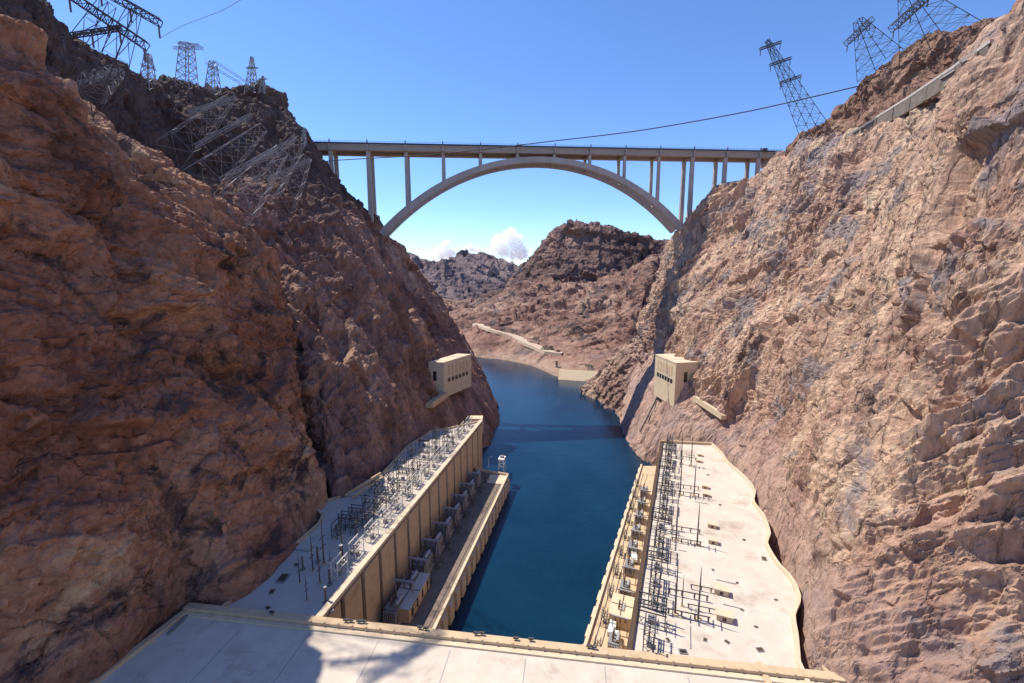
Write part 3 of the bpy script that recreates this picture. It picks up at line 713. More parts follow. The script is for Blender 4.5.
# ------------------------------------------------------------------ equipment prototypes (base at origin, x along the row)
def stow(o, loc, rz, label, group, scale=1.0):
    o.location = loc; o.rotation_euler = (0, 0, rz); o['label'] = label
    if group: o['group'] = group
    o.scale = (scale,) * 3
    return o
PROTO = {}
def put(kind, loc, rz, label, group, scale=1.0):
    builder, used = PROTO[kind]
    if used is None:
        o = builder(); PROTO[kind] = (builder, o)
    else: o = copy_tree(used)
    return stow(o, loc, rz, label, group, scale)
def b_mast():
    t = thing('line_mast', '', 'mast')
    mb = MB().tube([(0, 0, 0), (0, 0, 9), (0, 0, 15), (0, 0, 19.5)], [.34, .28, .2, .07], 8); mb.build('pole', M['steel_dark'], t)
    MB().box(-.9, .9, -.9, .9, 0, .4).build('base', M['concrete'], t)
    for z in (7.5, 11.5):
        MB().box(-1.9, 1.9, -.14, .14, z, z + .28).build('crossarm', M['steel_dark'], t)
    return t
def b_arrester():
    t = thing('surge_arrester', '', 'arrester')
    MB().box(-.8, .8, -.8, .8, 0, .9).build('base', M['paint_grey'], t)
    mb = MB(); pts, rs = [], []
    for k in range(19):
        pts.append((0, 0, .9 + k * .36)); rs.append(.5 if k % 2 else .26)
    mb.tube(pts, rs, 8); mb.build('insulator', M['porcelain'], t)
    mb = MB().tube([(0, 0, 7.3), (0, 0, 7.6)], .65, 10); mb.build('cap', M['steel_grey'], t)
    return t
def ins(x, y, z0, z1):
    n = max(4, int((z1 - z0) / .28)); pts, rs = [], []
    for k in range(n + 1): pts.append((x, y, z0 + (z1 - z0) * k / n)); rs.append(.36 if k % 2 else .18)
    return MB().tube(pts, rs, 7)
def b_rack(mat='steel_dark'):
    def f():
        t = thing('switch_rack', '', 'switch rack')
        mb = MB()
        for x in (-4, 4):
            for y in (-1.6, 1.6):
                mb.bar((x, y, 0), (x, y, 8.5), .3)
            for z in (2.8, 5.6): mb.bar((x, -1.6, z - 2.6), (x, 1.6, z), .14); mb.bar((x, 1.6, z - 2.6), (x, -1.6, z), .14)
        for y in (-1.6, 1.6):
            for z in (4.6, 8.5): mb.bar((-4.4, y, z), (4.4, y, z), .3)
            for k in range(6): mb.bar((-4 + k * 1.333, y, 7.6 if k % 2 else 8.5), (-4 + (k + 1) * 1.333, y, 8.5 if k % 2 else 7.6), .12)
        mb.build('frame', M[mat], t)
        for x in (-2.6, 0, 2.6):
            o = ins(x, 0, 4.8, 7.2).build('insulator', M['porcelain'], t)
            MB().bar((x, -3.2, 7.3), (x, 3.2, 7.3), .16).build('switch_blade', M['steel_grey'], o)
        MB().bar((-4.4, 0, 4.7), (4.4, 0, 4.7), .35).build('beam', M[mat], t)
        MB().box(-1.1, 1.1, -.8, .8, 0, 2.2).build('control_box', M['paint_grey'], t)
        return t
    return f
def b_box():
    t = thing('roof_hatch', '', 'hatch')
    MB().box(-2.0, 2.0, -1.3, 1.3, 0, 1.7).build('body', M['concrete'], t)
    MB().box(-2.25, 2.25, -1.5, 1.5, 1.7, 1.95).build('cover', M['concrete_lit'], t)
    MB().box(-.5, .5, -1.36, -1.28, .3, 1.3).build('grille', M['slot'], t)
    return t
def b_plate():
    t = thing('roof_drain', '', 'drain cover')
    MB().box(-1.5, 1.5, -1.1, 1.1, 0, .35).build('kerb', M['paint_grey'], t)
    MB().box(-1.2, 1.2, -.8, .8, .35, .45).build('grating', M['slot'], t)
    return t
def b_bus():
    t = thing('bus_pipe', '', 'bus pipe')
    MB().tube([(-6.5, 0, 2.2), (6.5, 0, 2.2)], .2, 8).build('pipe', M['steel_dark'], t)
    for x in (-6, -2, 2, 6): ins(x, 0, .3, 2.1).build('insulator', M['porcelain'], t)
    return t
def b_transformer():
    t = thing('transformer', '', 'transformer')
    MB().box(-2.6, 2.6, -2.0, 2.0, .3, 4.6).build('tank', M['paint_grey'], t, bevel=.12)
    MB().box(-3.2, 3.2, -2.5, 2.5, 0, .3).build('plinth', M['concrete'], t)
    for sx in (-1, 1):
        mb = MB()
        for k in range(7): mb.box(sx * 2.75 - .0, sx * 3.5, -1.8 + k * .56, -1.56 + k * .56, .8, 4.2) if sx > 0 else mb.box(-3.5, -2.75, -1.8 + k * .56, -1.56 + k * .56, .8, 4.2)
        mb.build('radiator', M['steel_grey'], t)
    for x in (-1.5, 0, 1.5): ins(x, .4, 4.6, 7.4).build('bushing', M['porcelain'], t)
    MB().tube([(-2, -1.3, 5.6), (2, -1.3, 5.6)], .55, 12).bar((-1.4, -1.3, 4.6), (-1.4, -1.3, 5.2), .3).bar((1.4, -1.3, 4.6), (1.4, -1.3, 5.2), .3).build('conservator', M['steel_grey'], t)
    return t
def b_portal():
    t = thing('bus_portal', '', 'portal frame')
    for x in (-3.5, 3.5): MB().bar((x, 0, 0), (x, 0, 9.5), .45).build('post', M['steel_grey'], t)
    MB().box(-4.4, 4.4, -.3, .3, 9.2, 9.8).build('beam', M['steel_grey'], t)
    for x in (-2.4, 0, 2.4): ins(x, 0, 6.6, 9.2).build('insulator', M['porcelain'], t)
    return t
def b_flood():
    t = thing('floodlight', '', 'floodlight')
    MB().box(-.18, .18, -.18, .18, 0, 1.0).build('bracket', M['steel_dark'], t)
    for x in (-.75, .75): MB().box(x - .6, x + .6, -.5, .5, .9, 1.8).build('lamp_housing', M['steel_dark'], t)
    return t
def b_truck():
    t = thing('flatbed_truck', '', 'truck')
    MB().box(-3, 3, -1.1, 1.1, .7, 1.0).build('bed', M['steel_dark'], t)
    MB().box(1.2, 3.3, -1.1, 1.1, 1.0, 2.7).build('cab', M['paint_white'], t, bevel=.25)
    MB().box(2.2, 3.36, -.95, .95, 1.8, 2.5).build('windscreen', M['glass'], t)
    MB().box(-3, 1.0, -1.15, 1.15, 1.0, 2.3).build('cargo_box', M['paint_white'], t)
    for x in (-2, 2.1):
        for y in (-1.05, 1.05): MB().tube([(x, y - .15, .5), (x, y + .15, .5)], .5, 12).build('wheel', M['rail'], t)
    return t
for k_, f_ in (('mast', b_mast), ('arrester', b_arrester), ('rack', b_rack()), ('lightrack', b_rack('steel_light')), ('box', b_box), ('plate', b_plate), ('bus', b_bus),
               ('transformer', b_transformer), ('portal', b_portal), ('flood', b_flood), ('truck', b_truck)): PROTO[k_] = (f_, None)

angL = math.atan2(Ld.y, Ld.x); angR = math.atan2(Rd.y, Rd.x)
# right roof: switch racks along the river edge, four mast groups further in
nr = 19
for k in range(nr):
    s_ = 7 + k * ((RF - R0).length - 10) / (nr - 1)
    p = R0 + Rd * s_ - Rl * 5.0
    put('rack', (p.x, p.y, ZR + .01), angR + R(90) if k % 3 == 1 else angR, 'dark switch rack on the river edge of right roof, %s from the central block' % ORD[k], 'switch racks on the right powerhouse roof', .92 + .1 * (k % 2))
GRP = ['nearest', 'second', 'third', 'farthest']
mastpx = [[(675, 614), (698, 619), (682, 606)], [(676, 540), (697, 545)], [(680, 495), (694, 496)], [(681, 464), (691, 466)]]
for g_, lst in enumerate(mastpx):
    for k, (x, y) in enumerate(lst):
        p = onz(x, y, ZR)
        put('mast', (p.x, p.y, ZR + .01), angR, ['left', 'right', 'short middle'][k] + ' slender dark mast of the %s mast group on the white right roof' % GRP[g_], 'dark masts on the right powerhouse roof', [1, .95, .6][k])
buspx = [(688, 598), (688, 619), (686, 532), (686, 544), (687, 489), (687, 496), (686, 460), (706, 592), (704, 612)]
for k, (x, y) in enumerate(buspx):
    p = onz(x, y, ZR); put('bus', (p.x, p.y, ZR + .01), angR - R(90) + R(4), 'dark bus pipe between masts on the right roof, %s nearest the central block' % ORD[[1, 0, 5, 4, 7, 6, 8, 3, 2][k]] , 'bus pipes on the right powerhouse roof', [1, 1, .9, .9, .9, .9, .9, .8, .8][k])
boxpx = [(721, 593), (724, 619), (712, 527), (713, 543), (705, 488), (706, 496), (699, 462), (700, 456)]
for k, (x, y) in enumerate(boxpx):
    p = onz(x, y, ZR); put('box', (p.x, p.y, ZR + .01), angR - R(90), '%s tan roof hatch box right of the %s mast group' % (['far', 'near'][k % 2] if k != 0 else 'far', GRP[k // 2]), 'tan hatch boxes on the right roof', [1.1, 1.15, .9, .9, .8, .8, .7, .7][k])
platepx = [(764, 559), (727, 642), (760, 650), (705, 640), (742, 610), (683, 652), (737, 583), (668, 640), (776, 600), (720, 505), (713, 570), (756, 627), (744, 540), (708, 475)]
for k, (x, y) in enumerate(platepx):
    p = onz(x, y, ZR); put('plate', (p.x, p.y, ZR + .01), angR + k, 'small grey drain cover lying alone on the white right roof', 'drain covers on the right roof', [.8, .5, .7, .5, .4, .8, .4, .5, .4, .5, .4, .4, .5, .5][k])

# left roof: masts near the front, a forest of racks behind, pale racks along the river edge
lm = [(300, 583, .62), (313, 571, .78), (324, 564, .95), (320, 583, .7), (343, 560, .82), (331, 575, .55), (307, 600, .5)]
for k, (x, y, s_) in enumerate(lm):
    p = onz(x, y, ZR); put('mast', (p.x, p.y, ZR + .01), angL, 'dark mast on the shaded open front of the left roof, %s tallest of its cluster' % ORD[[4, 2, 0, 3, 1, 5, 6][k]], 'masts on the left powerhouse roof', s_)
for k, (x, y, s_) in enumerate([(342, 565, 1.1), (330, 585, .9), (318, 562, .9), (303, 570, .8), (326, 603, .8)]):
    p = onz(x, y, ZR); put('arrester', (p.x, p.y, ZR + .01), angL, 'brown porcelain arrester column among the front masts of the left roof, %s largest' % ORD[[0, 1, 2, 3, 4][k]], 'arresters on the left powerhouse roof', s_)
row = [(339, 535), (347, 527), (357, 532), (357, 520), (368, 523), (370, 510), (380, 512), (382, 500), (392, 505), (376, 492), (393, 492), (404, 494), (389, 480), (403, 480), (414, 482), (401, 468), (413, 470), (424, 472), (412, 456), (424, 458), (436, 460), (424, 446), (436, 448), (448, 447), (436, 437), (448, 437), (458, 434)]
for k, (x, y) in enumerate(row):
    p = onz(x, y, ZR)
    rn, cn = k // 3, k % 3
    put('rack', (p.x, p.y, ZR + .01), angL + (R(90) if k % 2 else 0), 'dark switch rack on the left roof, %s row from front, %s' % (ORD[rn], ['cliff side', 'middle', 'river side'][cn]), 'dark switch racks on the left powerhouse roof', .78)
nl = 15
for k in range(nl):
    p = LN + Ld * (-2 + k * ((LF - LN).length - 10) / (nl - 1)) - Lr * 5.4
    put('lightrack', (p.x, p.y, ZR + .01), angL, 'pale switch rack above the river wall of the left wing, %s from the foreground block' % ORD[k], 'pale switch racks along the left roof edge', .8)
for k, (x, y, s_) in enumerate([(290, 546, 1.1), (283, 579, 1.5), (272, 592, .8), (352, 553, .8), (330, 610, .9), (296, 565, .6), (268, 608, .6)]):
    p = onz(x, y, ZR); put('plate', (p.x, p.y, ZR + .01), angL + .2 * k, 'dark grated drain cover on the shaded front of the left roof, %s largest' % ORD[[1, 0, 3, 4, 2, 5, 6][k]], 'drain covers on the left roof', s_)

# decks: transformers, portals, rest
for k in range(9):
    p = L0 + Ld * (40 + k * 15.2) + Lr * (7.2 - k * .05)
    put('transformer', (p.x, p.y, ZD + .01), angL, 'grey finned transformer on the shaded left deck, %s from the foreground block' % ORD[k], 'transformers on the left deck', 1.45)
for k in range(8):
    p = L0 + Ld * (47.5 + k * 15.2) + Lr * 8
    put('portal', (p.x, p.y, ZD + .01), angL + R(90), 'grey bus portal between transformers on the left deck, %s from the foreground block' % ORD[k], 'bus portals on the left deck', 1.15)
nt = 9
for k in range(nt):
    p = R0 + Rd * (34 + k * 15.8) + Rl * 8.5
    put('transformer', (p.x, p.y, ZD + .01), angR, 'grey finned transformer on the sunny right deck, %s from the central block' % ORD[k], 'transformers on the right deck', 1.05)
for k in range(8):
    p = R0 + Rd * (42 + k * 15.8) + Rl * 7.5
    put('portal', (p.x, p.y, ZD + .01), angR + R(90), 'grey bus portal between transformers on the right deck, %s from the central block' % ORD[k], 'bus portals on the right deck', .8)
for k in range(10):
    p = R0 + Rd * (30 + k * 15.8) + Rl * 14.2
    put('rack', (p.x, p.y, ZD + .01), angR, 'small dark switch rack by the river parapet of the right deck, %s from the block' % ORD[k], 'small switch racks on the right deck', .6)
for k in range(9):
    p = L0 + Ld * (44 + k * 15.2) + Lr * 13.5
    put('rack', (p.x, p.y, ZD + .01), angL, 'small dark switch rack beside the left deck transformers, %s from the block' % ORD[k], 'small switch racks on the left deck', .62)
def control_house(name, label, c, ang, lx, ly, h, mat):
    t = thing('control_house', label, 'control house', c, ang)
    MB().box(-lx / 2, lx / 2, -ly / 2, ly / 2, 0, h).build('wall', M['concrete'], t)
    MB().box(-lx / 2 - .3, lx / 2 + .3, -ly / 2 - .3, ly / 2 + .3, h, h + .35).build('roof', M[mat], t)
    for y in (-1, 1): MB().box(-.12, .12, min(0, y * ly / 2), max(0, y * ly / 2), h + .352, h + .55).build('roof_ridge', M['steel_dark'], t)
    MB().bar((-lx / 2, 0, h + .6), (lx / 2, 0, h + .6), .24, .12).build('roof_batten', M['steel_dark'], t)
    for k in range(4):
        x = -lx / 2 + lx * (k + .5) / 4
        for sy in (-1, 1): MB().box(x - .7, x + .7, sy * ly / 2 - .05, sy * ly / 2 + .05, 1.2, h - 1).build('window', M['glass'], t)
    return t
p = onz(622, 607, ZD + 5); control_house('a', 'tan control house with a cross of roof battens on the sunny right deck', (p.x, p.y, ZD), angR, 12, 8.5, 5.5, 'concrete_lit')
p = onz(410, 590, ZD + 6); control_house('b', 'low control house with a grey roof on the shaded left deck below the wall', (p.x, p.y, ZD), angL, 22, 9, 6, 'roof2')
for k, (x, y) in enumerate([(612, 632), (616, 612), (634, 560), (617, 645)]):
    p = onz(x, y, ZD); put('truck', (p.x, p.y, ZD + .01), angR + R(5 * k), 'white box truck parked on the right deck, %s nearest the central block' % ORD[[1, 2, 3, 0][k]], 'white trucks on the right deck', 1.15)
p = onz(502, 471, ZD)
t = thing('gantry_crane', 'small white gantry crane at the far end of the left deck above the water', 'crane', (p.x, p.y, ZD), angL)
for x in (-2.5, 2.5):
    mb = MB()
    for y in (-2, 2): mb.bar((x, y, .5), (x, y * .7, 9), .6)
    mb.bar((x, -1.7, 4.5), (x, 1.7, 4.5), .35); mb.build('leg', M['paint_white'], t)
MB().box(-3.2, 3.2, -2.2, 2.2, 9, 10.2).build('bridge_beam', M['paint_white'], t)
MB().box(-1, 1.4, -1.2, 1.2, 10.2, 11.6).build('trolley', M['paint_grey'], t)
MB().box(-2.9, 2.9, -2.4, -1.8, 0, .5).box(-2.9, 2.9, 1.8, 2.4, 0, .5).build('wheel_truck', M['steel_dark'], t)
p = onz(488.5, 468, ZD)
t = thing('davit', 'thin pale davit post on the end wall of the left deck', 'davit', (p.x, p.y, ZD))
MB().tube([(0, 0, 0), (0, 0, 7), (1.2, 0, 8.4), (3, 0, 8.6)], .25, 8).build('post', M['paint_white'], t)
MB().box(-.6, .6, -.6, .6, 0, .4).build('base', M['concrete'], t)
fl = [(346, 622), (351, 622), (359, 623), (364, 623), (420, 629), (426, 630), (476, 635), (482, 635), (516, 640), (531, 641), (589, 648), (594, 649), (683, 653), (272, 614)]
for k, (x, y) in enumerate(fl):
    p = onz(x, y, ZR + 1.7)
    put('flood', (p.x, p.y, ZR + 1.71), math.atan2(Cd.y, Cd.x), 'dark twin floodlight on the tan parapet of the central block, %s from the left' % ORD[(k + 1) % len(fl)], 'floodlights along the parapet', .58)

# ------------------------------------------------------------------ valve houses on the cliffs
def valve_house(label, A, B, back, z0, z1, nwin, end_win):
    """A-B river face near to far, back = vector into the cliff"""
    t = thing('valve_house', label, 'valve house', (A.x, A.y, z0), 0, 'valve houses on the cliffs')
    pl = [A, B, B + back, A + back]
    wpart_z = lambda mb, n, m: wpart(mb, n, m, t)
    wpart_z(MB().prism([(p.x, p.y) for p in pl], z0, z1 - .9), 'wall', M['concrete_lit'])
    c = (pl[0] + pl[1] + pl[2] + pl[3]) / 4
    po = [c + (p - c) * 1.015 for p in pl]
    wpart_z(MB().prism([(p.x, p.y) for p in po], z1 - .9, z1), 'roof', M['concrete_lit'])
    d = (B - A); L = d.length; d.normalize(); n = -back.normalized(); h = z1 - z0
    for k in range(nwin):
        c = A + d * (L * (k + 1.35) / (nwin + 1.7))
        for za, zb, w, mt, nm in ((z1 - 12.5, z1 - 4, 1.3, 'concrete', 'panel'), (z1 - 18, z1 - 14.6, 1.9, 'glass', 'window')):
            a = c - d * w; b = c + d * w
            mb = MB().bar(Vector((a.x, a.y, (za + zb) / 2)) + n * .05, Vector((b.x, b.y, (za + zb) / 2)) + n * .05, .2, zb - za)
            wpart_z(mb, nm, M[mt])
    e = -d; c = A + back * end_win
    bd = back.normalized()
    a = c - bd * 1.5; b = c + bd * 1.5
    wpart_z(MB().bar(Vector((a.x, a.y, z1 - 12)) + e * .05, Vector((b.x, b.y, z1 - 12)) + e * .05, .2, 8), 'window', M['glass'])
    a = c - bd * 2.4; b = c + bd * 2.4
    wpart_z(MB().bar(Vector((a.x, a.y, z1 - 7.6)) + e * .12, Vector((b.x, b.y, z1 - 7.6)) + e * .12, .5, .5), 'lintel', M['concrete'])
    return t
A = at(443.5, 362, 357); B = at(471, 354.5, 396); z1 = (A.z + B.z) / 2
valve_house('tan concrete valve house perched on the shaded left cliff above the wing end', A, B, Vector((-13, 3, 0)), z1 - 30, z1, 6, .6)
A = at(676.3, 362.5, 339); B = at(655.5, 354.5, 377); z1 = (A.z + B.z) / 2
valve_house('sunlit tan concrete valve house standing out from the right cliff', A, B, Vector((26, 5, 0)), z1 - 36, z1, 6, .33)
# ledges leading to them
t = thing('cliff_walkway', 'pale concrete ledge running down from the right valve house along the cliff', 'walkway', hit(712, 405))
a, b = hit(697, 398), hit(726, 417)
wpart(MB().bar(a + Vector((-2, -1, 0)), b + Vector((-2, -1, 0)), 4, 3), 'ledge', M['concrete_lit'], t)
wpart(MB().bar(a + Vector((-3.7, -2, 2)), b + Vector((-3.7, -2, 2)), .4, 1.2), 'guard_wall', M['concrete_lit'], t)
t = thing('cliff_walkway', 'shaded concrete landing below the left valve house on the dark cliff', 'walkway', hit(434, 402))
a, b = hit(427, 405), hit(443, 394)
wpart(MB().bar(a + Vector((2, -2, 0)), b + Vector((2, -2, 0)), 6, 3.5), 'ledge', M['concrete'], t)
wpart(MB().bar(a + Vector((4.6, -3, 2.2)), b + Vector((4.6, -3, 2.2)), .4, 1.2), 'guard_wall', M['concrete'], t)
t = thing('penstock_pipe', 'thin dark pipe running straight down the right cliff below the valve house', 'pipe', hit(650, 420))
p_ = [hit(661, 392), hit(655, 404), hit(648, 418), hit(641, 432)]
wpart(MB().tube([q + Vector((-1.2, -1.2, .6)) for q in p_], .7, 8), 'pipe', M['steel_dark'], t)
wpart(MB().box(p_[0].x - 2, p_[0].x + .6, p_[0].y - 2, p_[0].y + .6, p_[0].z - 1, p_[0].z + 2.4), 'anchor_block', M['concrete'], t)

# ------------------------------------------------------------------ road wall on the right slope
px_ = [(992, 42), (978, 52), (962, 63), (945, 74), (928, 85.5), (911, 97), (894, 107.5), (877, 118), (862, 127.5), (848, 136)]
hy = [min(hit(x, y + 3, 300).y, 330) for x, y in px_]
kf = np.polyfit(range(len(hy)), hy, 1)
ln = [at(x, y, min(kf[0] * k + kf[1], hy[k] + 4) - 3) for k, (x, y) in enumerate(px_)]
t = thing('retaining_wall', 'long pale road wall climbing the right slope under the leaning towers', 'retaining wall', ln[2])
mw, mg, mr = MB(), MB(), MB()
for a, b in zip(ln[:-1], ln[1:]):
    d = (b - a).normalized()
    mw.bar(a - Vector((0, 0, 4)), b - Vector((0, 0, 4)) + d * .3, 1.2, 7.6)
    mg.bar(a + Vector((0, 0, .45)), b + Vector((0, 0, .45)) + d * .2, 1.6, 1.3)
    mr.bar(a + Vector((4.6, 2, -.6)), b + Vector((4.6, 2, -.6)) + d * .2, 8, .5)
for p in ln[1:-1]: wpart(MB().box(p.x - 1.3, p.x + .5, p.y - 1.1, p.y + .9, p.z - 8, p.z - .25), 'buttress', M['road_wall'], t)
wpart(mw, 'wall', M['road_wall'], t); wpart(mg, 'parapet', M['roof2'], t); wpart(mr, 'road_slab', M['bridge'], t)  # pale parapet draws the sunlit top line above the shade-coloured face

# ------------------------------------------------------------------ arch bridge
B0, B1 = at(310, 142.5, 462), at(772, 151.5, 516)
Bu = (B1 - B0); Bu.z = 0; Bu.normalize(); Bv = Vector((-Bu.y, Bu.x, 0))           # along, and away from the camera
def onbridge(px, py, off=0.0):
    r = ray(px, py); n = Bv; o = B0 + Bv * off; tt = (o - Vector((0, 0, CZ))).dot(n) / r.dot(n)
    return r * tt + Vector((0, 0, CZ))
def deck_z(p): return B0.z + (B1.z - B0.z) * (p - B0).dot(Bu) / (B1 - B0).dot(Bu)
bridge = thing('arch_bridge', 'grey concrete arch road bridge high over the canyon', 'bridge', (B0.x, B0.y, 0))
W = 26.0
a = B0 - Bu * 45; b = B1 + Bu * 14; a.z = deck_z(a); b.z = deck_z(b)
wpart(MB().bar(a + Bv * W / 2 - Vector((0, 0, .9)), b + Bv * W / 2 - Vector((0, 0, .9)), W, .6), 'deck_slab', M['bridge'], bridge)
for off in (3.5, W - 3.5):
    wpart(MB().bar(a + Bv * off - Vector((0, 0, 3.7)), b + Bv * off - Vector((0, 0, 3.7)), 5.0, 5.0), 'girder', M['bridge_steel'], bridge)
for off in (.3, W - .3):
    mb = MB().bar(a + Bv * off + Vector((0, 0, .3)), b + Bv * off + Vector((0, 0, .3)), .35, 1.8)
    n = 150
    for k in range(n):
        p = a.lerp(b, k / n) + Bv * off; mb.bar(p + Vector((0, 0, 1.1)), p + Vector((0, 0, 2.4)), .16)
    mb.bar(a + Bv * off + Vector((0, 0, 2.4)), b + Bv * off + Vector((0, 0, 2.4)), .22, .2)
    wpart(mb, 'railing', M['rail'], bridge)
S0, S1, K0 = onbridge(381, 234), onbridge(683, 229), onbridge(529, 159)
NS = 60
def arch(off):
    pts = []
    for k in range(NS + 1):
        s_ = k / NS; p = S0.lerp(S1, s_); base = S0.z + (S1.z - S0.z) * s_
        x = 2 * s_ - 1; sag = (1 - x * x) * .86 + (1 - x ** 4) * .14
        mid = (S0.z + S1.z) / 2
        p.z = base + (K0.z - mid) * sag; pts.append(p + Bv * off)
    return pts
def arch_z(p):
    s_ = (p - S0).dot(Bu) / (S1 - S0).dot(Bu)
    if s_ <= 0 or s_ >= 1: return None
    x = 2 * s_ - 1; return S0.z + (S1.z - S0.z) * s_ + (K0.z - (S0.z + S1.z) / 2) * ((1 - x * x) * .86 + (1 - x ** 4) * .14)
OFFS = (3.5, W - 3.5)
for off in OFFS:
    pts = arch(off); mb = MB()
    for k, p in enumerate(pts):
        d = (pts[min(k + 1, NS)] - pts[max(k - 1, 0)]).normalized(); nn = Bv.cross(d).normalized()
        dep = 3.5 - .6 * math.sin(math.pi * k / NS)
        for i, j in ((-1, -1), (1, -1), (1, 1), (-1, 1)): mb.v.append(tuple(p + Bv * (i * 3.0) + nn * (j * dep)))
    for k in range(NS):
        for i in range(4): mb.f.append((k * 4 + i, k * 4 + (i + 1) % 4, k * 4 + 4 + (i + 1) % 4, k * 4 + 4 + i))
    mb.f += [(0, 1, 2, 3), (NS * 4 + 3, NS * 4 + 2, NS * 4 + 1, NS * 4)]
    wpart(mb, 'arch_rib', M['bridge'], bridge)
for px in (330.5, 368, 405.8, 443, 480.6, 517.5, 554.5, 590, 625, 659.5, 693, 726, 759):
    q = onbridge(px, 150, OFFS[0]); dz = deck_z(q)
    for off in OFFS:
        c = q + Bv * (off - OFFS[0]); az = arch_z(c); top = dz - 6.2
        if az is None:
            gz = ground_z(c.x, c.y, dz - 7, 100); bot = gz - 6
            w0 = 1.9
        else: bot = az + 2.0; w0 = 1.45
        if top - bot > .3:
            mb = MB(); lw = w0 + (top - bot) * .006
            for z, hw in ((bot, lw), (top, w0)):
                for i, j in ((-1, -1), (1, -1), (1, 1), (-1, 1)): v = c + Bu * (hw * i) + Bv * (hw * .8 * j); mb.v.append((v.x, v.y, z))
            mb.f = [(3, 2, 1, 0), (4, 5, 6, 7), (0, 1, 5, 4), (1, 2, 6, 5), (2, 3, 7, 6), (3, 0, 4, 7)]
            wpart(mb, 'column', M['bridge'], bridge)
    c = q - Bv * OFFS[0]
    a_ = c - Bv * 1.2; b_ = c + Bv * (W + 1.2)
    wpart(MB().bar(Vector((a_.x, a_.y, dz - 3.6)), Vector((b_.x, b_.y, dz - 3.6)), 2.2, 5.8), 'pier_cap', M['bridge_steel'], bridge)
    for off in (.3, W - .3):
        p = c + Bv * off; wpart(MB().bar((p.x, p.y, dz + .5), (p.x, p.y, dz + 4.0), .8), 'parapet_post', M['rail'], bridge)
for px in (405.8, 443, 480.6, 554.5, 590, 625, 659.5):
    q = onbridge(px, 150, OFFS[0]); az = arch_z(q)
    if az: wpart(MB().bar(Vector((q.x, q.y, az)), Vector((q.x, q.y, az)) + Bv * (OFFS[1] - OFFS[0]), 2.2, 2.6), 'cross_strut', M['bridge'], bridge)
e = B1 + Bu * 10
wpart(MB().bar(Vector((e.x, e.y, deck_z(e) - 6)) - Bv * 1, Vector((e.x, e.y, deck_z(e) - 6)) + Bv * (W + 1), 12, 12), 'abutment', M['bridge'], bridge)
p = onbridge(765, 148); wpart(MB().box(p.x - 2.5, p.x + 2.5, p.y - 1, p.y + 2, deck_z(p) - 1, deck_z(p) + 3.2), 'signal_cabinet', M['rail'], bridge)
q0, q1 = onbridge(722, 184), onbridge(752, 180)
wpart(MB().bar(q0 + Bv * 9, q1 + Bv * 9, 26, 1.6), 'footing_ledge', M['bridge'], bridge)

# ------------------------------------------------------------------ steel towers, cables
def lattice(mb, base, top, wb, wt, n, r, axis=Vector((1, 0, 0))):
    up = (top - base); d = up.normalized(); u = (axis - d * axis.dot(d)).normalized(); v = d.cross(u)
    lv = []
    for k in range(n + 1):
        f = 1 - (1 - k / n) ** 1.15; c = base.lerp(top, f); w = (wb + (wt - wb) * f) / 2
        lv.append([c + u * (w * i) + v * (w * j) for i, j in ((-1, -1), (1, -1), (1, 1), (-1, 1))])
    for k in range(n):
        for i in range(4):
            j = (i + 1) % 4
            mb.bar(lv[k][i], lv[k + 1][i], r * 1.5); mb.bar(lv[k][i], lv[k + 1][j], r); mb.bar(lv[k][j], lv[k + 1][i], r); mb.bar(lv[k + 1][i], lv[k + 1][j], r)
    return u, v
def truss(mb, a, b, w, h, n, r):
    d = (b - a).normalized(); s_ = d.cross(Vector((0, 0, 1)))
    s_ = s_.normalized() if s_.length > .05 else Vector((1, 0, 0)); u = s_.cross(d).normalized()
    c = [[a.lerp(b, k / n) + s_ * (w / 2 * i) + u * (h / 2 * j) for i, j in ((-1, -1), (1, -1), (1, 1), (-1, 1))] for k in range(n + 1)]
    for k in range(n):
        for i in range(4): mb.bar(c[k][i], c[k + 1][i], r * 1.4); mb.bar(c[k][i], c[k + 1][(i + 1) % 4], r)
    for k in range(n + 1):
        for i in range(4): mb.bar(c[k][i], c[k][(i + 1) % 4], r)
def tower(label, base, top, wb, wt, n, r, arms, mat, group, sink=4, strings=True):
    """arms: list of (end a, end b, width) box-truss cross arms"""
    d = (top - base).normalized(); t = thing('transmission_tower', label, 'pylon', base, 0, group)
    mb = MB(); lattice(mb, base - d * sink, top, wb, wt, n, r); wpart(mb, 'lattice_body', M[mat], t)
    for a, b, w in arms:
        mb = MB(); truss(mb, a, b, w, w * .8, max(4, int((b - a).length / (2.6 if strings else 5))), .2 if strings else .13); wpart(mb, 'crossarm', M[mat], t)
        if strings:
            for f in (.03, .5, .97):
                p = a.lerp(b, f); mb = MB().tube([p - Vector((0, 0, w * .4)), p - Vector((0, 0, w * .4 + 4.5))], .3, 6); wpart(mb, 'insulator_string', M['porcelain'], t)
    return t
GL, GR_, GS = 'steel towers on the left skyline', 'leaning towers on the right skyline', 'pale towers on the left slope'
